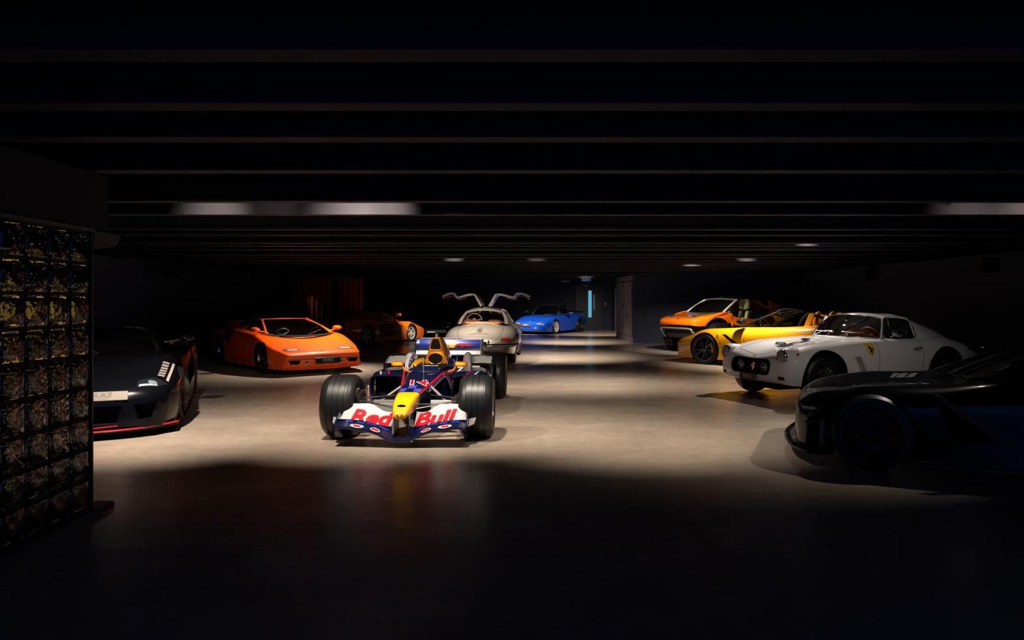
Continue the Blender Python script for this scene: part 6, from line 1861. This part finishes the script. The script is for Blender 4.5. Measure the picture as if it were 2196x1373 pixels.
# ================================================================ yellow open car
def build_yellow():
    P = paint('open_yellow', (0.90, 0.40, 0.006), 0.0, 0.36)
    rt = empty('open_top_car', 'yellow open-top grand tourer with black windscreen frame, roll hoops and split-spoke wheels', 'car', (5.976, 15.48, 0), 131.0)
    rows = [(2.28, .46, .4, .46, .6, .42, .6, .2), (2.2, .54, .5, .54, .78, .44, .78, .15), (1.9, .63, .6, .65, .90, .48, .88, .13), (1.37, .75, .70, .81, .965, .52, .92, .14), (.9, .82, .7, .835, .955, .55, .93, .13), (.4, .875, .69, .865, .93, .58, .93, .13), (-.3, .90, .69, .885, .935, .6, .94, .13), (-.9, .93, .7, .93, .975, .62, .95, .14), (-1.37, .95, .72, .975, 1.0, .62, .95, .16), (-1.9, .90, .7, .91, .955, .62, .9, .24), (-2.3, .80, .6, .80, .86, .58, .8, .34)]
    body = body_loft(rows, n=2.3)
    cuts = [(prism([(.78, -.45), (.60, -.62), (-.72, -.64), (-.72, .64), (.60, .62), (.78, .45)], .34, 1.3, 'z'), 1)] + [(well(1.37, s * .55, s * 1.3, .385, z=.345), 1) for s in (1, -1)] + [(well(-1.37, s * .55, s * 1.3, .395, z=.355), 1) for s in (1, -1)]
    for s in (1, -1):
        cuts.append((prism([(.82, .70), (.92, .70), (.62, .49), (.50, .50)], s * .90, s * 1.3, 'y'), 1))
    b = boolean('body', body, cuts, [P, WELL], rt)
    sh = Shell(b)
    FR = mat('frame_grey', (.03, .03, .033), .3, .3, coat=.4)
    screen(rt, 'windscreen', (1.0, 0, .85), (.66, .68, .865), (.02, 0, 1.245), (-.06, .55, 1.195), DARK_GLASS, .03)
    obj('windscreen_header', *tube(catmull(row5((.0, 0, 1.255), (-.075, .57, 1.20)), 24), .026, 8), FR, rt)

    def side(s):
        v = 'left' if s > 0 else 'right'
        obj('windscreen_pillar', *tube(flip([(.70, .70, .86), (.3, .63, 1.05), (-.075, .57, 1.20)], s), .024, 8), BLACK, rt)
        quad_glass(rt, 'quarter_glass', flip([(.62, .71, .865), (.25, .715, .885)], s), flip([(.30, .64, 1.03), (.25, .65, 1.0)], s), DARK_GLASS)
        # hoop, its inner fairing and the black buttress running back
        hp = obj('hoop_panel', *prism([(-.70, .885), (-.82, 1.185), (-.88, 1.20), (-.93, 1.17), (-.81, .90)], s * .60, s * .68, 'y'), P, rt, smooth=False)
        obj('hoop_edge', *tube(flip([(-.57, .645, .88), (-.66, .645, 1.06), (-.80, .645, 1.20)], s), .03, 8), BLACK, hp)
        obj('buttress', *thick(surf([flip([(-.78, .66, 1.215), (-1.2, .65, 1.10), (-1.75, .60, .94)], s), flip([(-.86, .66, 1.14), (-1.25, .65, 1.02), (-1.75, .62, .90)], s)], 4, 10), .05), BLACK, rt)
        obj('buttress_window', *surf([flip([(-.95, .655, .94), (-1.5, .64, .95)], s), flip([(-.95, .655, 1.12), (-1.45, .64, 1.0)], s)], 4, 6), DARK_GLASS, rt)
        arc = [(-.86, s * (.33 + .19 * cos(a)), .98 + .22 * sin(a)) for a in [pi * k / 12 for k in range(13)]]
        obj('roll_hoop', *tube([(-.86, s * .52, .88)] + arc + [(-.86, s * .14, .88)], .03, 8), P, rt)
        obj('hoop_fairing', *thick(surf([[(-.87, s * (.33 + .19 * cos(a)), .93 + .25 * sin(a)) for a in (0, .8, 1.57, 2.34, pi)], [(-1.2, s * (.33 + .16 * cos(a)), .92 + .18 * sin(a)) for a in (0, .8, 1.57, 2.34, pi)], [(-1.6, s * (.33 + .10 * cos(a)), .92 + .05 * sin(a)) for a in (0, .8, 1.57, 2.34, pi)]], 10, 14), .015), P, rt)
        obj('hoop_lining', *prism([(s * .33 + .155 * cos(a), .96 + .17 * sin(a)) for a in [2 * pi * k / 16 for k in range(16)]], -.90, -.875, 'x'), BLACK, rt, smooth=False)
        shield_badge(b, sh, 1.02, .665, .075, .10, v, s)
        obj('door_seam', *seam(sh, [(.52, .86), (.50, .6), (.44, .2), (-.42, .2), (-.52, .5), (-.50, .88)], v, .006), GAP, b)
        obj('door_handle', *lay(sh, poly2([(-.28, .745), (-.42, .755), (-.40, .735), (-.30, .73)]), v, .006, .03), GAP, b)
        obj('fuel_flap_seam', *seam(sh, [(-.80 + .075 * cos(a), .78 + .06 * sin(a)) for a in [2 * pi * k / 20 for k in range(20)]], v, .005, .003, closed=True), GAP, b)
        obj('side_repeater', *lay(sh, ell2(.95, .50, .014, .014, 10), v, .005, .02), GAP, b)
        obj('sill_line', *seam(sh, [(.9, .22), (-.9, .22)], v, .010), GAP, b)
        obj('headlamp', *lay(sh, poly2([(2.02, s * .60), (1.95, s * .80), (1.62, s * .84), (1.75, s * .70)]), 'top', .005), mat('open_lamp', (.2, .2, .21), .1, .5, coat=1), b)
        obj('tail_lamp', *lay(sh, ell2(s * .58, .66, .07, .07, 18), 'rear', .006, .04), LENS_RED, b)
        wing_mirror(rt, .58, .80, .985, BLACK, s, .22, .14, .18, .12)
        wheel(rt, 1.37, s * .835, .345, .26, .262, 'ysplit', (GREY_ALLOY, GREY_ALLOY, GREY_ALLOY), s, caliper=YELLOW_PRINT)
        wheel(rt, -1.37, s * .835, .355, .32, .262, 'ysplit', (GREY_ALLOY, GREY_ALLOY, GREY_ALLOY), s, caliper=YELLOW_PRINT)
        seat(rt, -.30, s * .34, .38, mat('grey_black_seat', (.02, .02, .022), .6), back=.52, lean=.35)
    both(side)
    obj('rear_deck_glass', *surf([[(-.72, .5, .93), (-.72, -.5, .93)], [(-.84, .5, 1.12), (-.84, -.5, 1.12)]], 4, 6), DARK_GLASS, rt)
    obj('dashboard', *bbox(.45, .80, -.6, .6, .66, .85, .05, 3), BLACK, rt)
    steering_wheel(rt, .33, .34, .88, mat('dark_rim', (.03, .03, .03), .4), .175)
    obj('rear_view_mirror', *bbox(.12, .15, -.1, .1, 1.14, 1.19, .012, 2), mat('mirror_back', (.06, .06, .065), .3), rt)
    obj('grille', *lay(sh, rrect2(-.42, .42, .24, .42, .07), 'front', .004), GAP, b)
    nudge(rt, -.12, ('body', 'wheel'))
    nudge(b, -.12, ('shield_badge', 'headlamp', 'tail_lamp', 'grille', 'side_repeater', 'sill_line'))
    return rt


build_yellow()


# ================================================================ orange buggy
def build_buggy():
    P = paint('buggy_orange', (0.88, 0.16, 0.003), 0.0, 0.36)
    PB = mat('buggy_black', (0.007, 0.007, 0.009), 0.5)
    SILV = mat('buggy_silver', (.55, .54, .53), .3, .7)
    LIME = mat('lime_seat', (.62, .68, .26), .6)
    rt = empty('off_road_buggy', 'orange off-road buggy with black arches, white windscreen frame and lime seat', 'buggy', (6.31, 20.34, 0), 206.6)
    obj('chassis', *ringbody([(1.75, 0, .74, .40, .50, .42, 4), (1.5, 0, .80, .34, .60, .55, 4), (.5, 0, .78, .30, .72, .7, 4), (-1.0, 0, .80, .30, .74, .7, 4), (-1.8, 0, .82, .42, .6, .55, 4)], nst=24), PB, rt, angle=45)
    # rounded orange front lid
    rows = [(1.98, .86, .45, .86, .64, .83, .63, .79), (1.93, .93, .55, .93, .735, .86, .73, .765), (1.75, .99, .60, 1.0, .80, .88, .79, .76), (1.3, 1.045, .64, 1.07, .86, .94, .84, .78), (.9, 1.09, .66, 1.115, .88, 1.0, .86, .82), (.70, 1.12, .66, 1.125, .87, 1.03, .85, .86)]
    lid = body_loft(rows, n=2.6, nst=36)
    cuts = [(well(1.22, s * .66, s * 1.3, .47, z=.52), 1) for s in (1, -1)]
    b = boolean('front_lid', lid, cuts, [P, PB], rt)
    sh = Shell(b)
    obj('cowl_panel', *lay(sh, poly2([(1.22, -.55), (1.30, 0), (1.22, .55), (.80, .62), (.80, -.62)]), 'top', .005), SILV, b)
    screen(rt, 'windscreen', (.80, 0, 1.12), (.55, .72, 1.13), (.06, 0, 1.50), (-.02, .62, 1.47), DARK_GLASS, .03)
    obj('windscreen_header', *tube(catmull(row5((.05, 0, 1.505), (-.03, .64, 1.475)), 24), .015, 8), SILV, rt)
    obj('roof', *thick(surf([row5((.03, 0, 1.52), (-.05, .63, 1.485)), row5((-.5, 0, 1.57), (-.5, .62, 1.53)), row5((-1.05, 0, 1.50), (-1.0, .60, 1.45))], 10, 18), .035), PB, rt, angle=60)
    obj('roof_fin', *bbox(-.15, -.05, -.02, .02, 1.54, 1.60, .008, 1), PB, rt)
    obj('rear_lid', *thick(surf([symrow(-1.0, [(.66, 1.30), (.5, 1.44), (0, 1.49)]), symrow(-1.4, [(.68, 1.22), (.5, 1.30), (0, 1.33)]), symrow(-1.9, [(.60, 1.15), (.4, 1.2), (0, 1.21)])], 10, 14), .03), P, rt, angle=60)

    def side(s):
        obj('windscreen_pillar', *tube(flip([(.56, .735, 1.125), (.28, .69, 1.30), (-.03, .64, 1.475)], s), [.032, .03, .03], 8), mat('buggy_white_frame', (.7, .69, .68), .35, coat=1), rt)
        fl = surf([flip([(1.70, .82, .80), (1.45, .86, .98), (1.1, .89, 1.09), (.90, .89, 1.11), (.80, .89, .95), (.70, .885, .74)], s), flip([(1.72, .72, .82), (1.45, .76, 1.02), (1.1, .78, 1.125), (.86, .78, 1.14), (.74, .80, .98), (.62, .82, .74)], s)], 5, 30)
        obj('fender_arch', *thick(fl, .03), P, rt, angle=60)
        # body side: door sill sweeping up to the roof pillar
        sd = surf([flip([(.55, .83, 1.08), (.30, .84, .98), (-.3, .845, .94), (-.8, .83, 1.0), (-1.02, .76, 1.25), (-1.08, .66, 1.46)], s), flip([(.52, .89, .80), (.28, .90, .76), (-.35, .90, .74), (-.95, .90, .80), (-1.30, .86, 1.05), (-1.45, .72, 1.30)], s)], 8, 30)
        obj('body_side', *thick(sd, .04), P, rt, angle=60)
        obj('rear_quarter', *thick(surf([flip([(-1.05, .78, 1.25), (-1.5, .82, 1.15), (-1.9, .78, 1.05)], s), flip([(-1.25, .90, .95), (-1.6, .92, .95), (-1.95, .86, .92)], s)], 5, 10), .03), mat('buggy_grey', (.16, .15, .15), .4), rt)
        obj('tail_panel', *thick(surf([flip([(-1.4, .70, 1.25), (-1.95, .66, 1.16)], s), flip([(-1.45, .84, 1.16), (-1.98, .80, 1.08)], s)], 4, 6), .03), P, rt)
        # scoops in the lid
        sc_ = obj('lamp_scoop', *lay(sh, poly2([(1.86, s * .28), (1.84, s * .62), (1.58, s * .60), (1.62, s * .30)]), 'top', .005), SILV, b)
        obj('scoop_lamp', *lay(sh, poly2([(1.80, s * .36), (1.78, s * .56), (1.62, s * .55), (1.65, s * .38)]), 'top', .010), GAP, sc_)
        obj('rock_rail', *tube(flip([(.75, .86, .34), (-.75, .86, .34)], s), .04, 8), PB, rt)
        obj('damper', *tube(flip([(1.22, .5, .75), (1.22, .62, .42)], s), .04, 8), DARK_ALLOY, rt)
        obj('inner_arch', *lathe_arch(1.22, s), PB, rt)
        for x in (1.22, -1.25):
            w = wheel(rt, x, s * .80, .415, .30, .22, 'five', (GREY_ALLOY, DARK_ALLOY, DARK_ALLOY), s)
            nb = 18
            for k in range(nb):
                a = 2 * pi * k / nb
                t = obj('tread_block', *bbox(-.035, .035, -.145, .145, .405, .435, .006, 1), RUBBER, w) if k == 0 else share(t, w)
                t.matrix_local = Matrix.Rotation(a, 4, 'Y')
        st = seat(rt, -.35, s * .36, .62, PB, back=.50, lean=.25, head=False)
        obj('seat_pad', *xform(join(bbox(-.02, .09, -.18, -.07, .14, .44, .04, 3), bbox(-.02, .09, .07, .18, .14, .44, .04, 3), bbox(-.02, .08, -.10, .10, .08, .24, .04, 3)), Matrix.Translation((-.53, s * .36, .72)) @ Matrix.Rotation(-.25, 4, 'Y')), LIME, st)
        obj('headrest', *xform(ringbody([(-.07, 0, .20, -.14, .12, .15, 2.6), (.0, 0, .21, -.15, .15, .18, 2.6), (.07, 0, .17, -.13, .12, .15, 2.6)], nst=8), Matrix.Translation((-.60, s * .36, 1.33))), LIME, st)
    both(side)
    obj('nose_badge', *lay(sh, ell2(1.90, .02, .045, .025, 14), 'top', .005, .02), GAP, b)
    obj('front_bumper', *ringbody([(1.62, 0, .78, .40, .70, .60, 5), (1.82, 0, .77, .44, .66, .55, 5), (1.92, 0, .74, .50, .58, .48, 4)], nst=8), PB, rt, angle=45)
    obj('bumper_bar', *tube(catmull([(1.72, -.72, .42), (1.93, -.64, .60), (1.97, -.58, .68), (1.985, 0, .69), (1.97, .58, .68), (1.93, .64, .60), (1.72, .72, .42)], 40), .022, 8), SILV, rt)
    obj('skid_plate', *bbox(1.80, 1.86, -.45, .45, .42, .56, .02, 2), mat('skid_grey', (.10, .10, .10), .4, .4), rt)
    obj('bumper_lettering', *seam(Shell(b), [(-.14, .775), (.14, .775)], 'front', .006, .004), SILV, b)
    obj('dashboard', *bbox(.35, .58, -.62, .62, .92, 1.10, .05, 3), PB, rt)
    steering_wheel(rt, .22, .36, 1.10, PB, .17)
    obj('windscreen_sticker', *xform(box(-.002, .002, -.07, .07, -.02, .02), Matrix.Translation((.24, .15, 1.40)) @ Matrix.Rotation(-1.0, 4, 'Y')), WHITE, rt, smooth=False)
    nudge(rt, .36, ('front_lid', 'wheel', 'chassis', 'fender_arch', 'front_bumper', 'bumper_bar', 'skid_plate', 'rock_rail', 'damper', 'inner_arch', 'tail_panel', 'body_side', 'rear_quarter'))
    nudge(rt, .18, (), ('body_side', 'rear_quarter'))
    return rt


def lathe_arch(x, s):
    R = [[(x + r * cos(a), s * .66, .47 + r * sin(a)) for a in [radians(q) for q in range(-10, 191, 10)]] for r in (.44, .20)]
    return thick(grid(R), .01)


build_buggy()
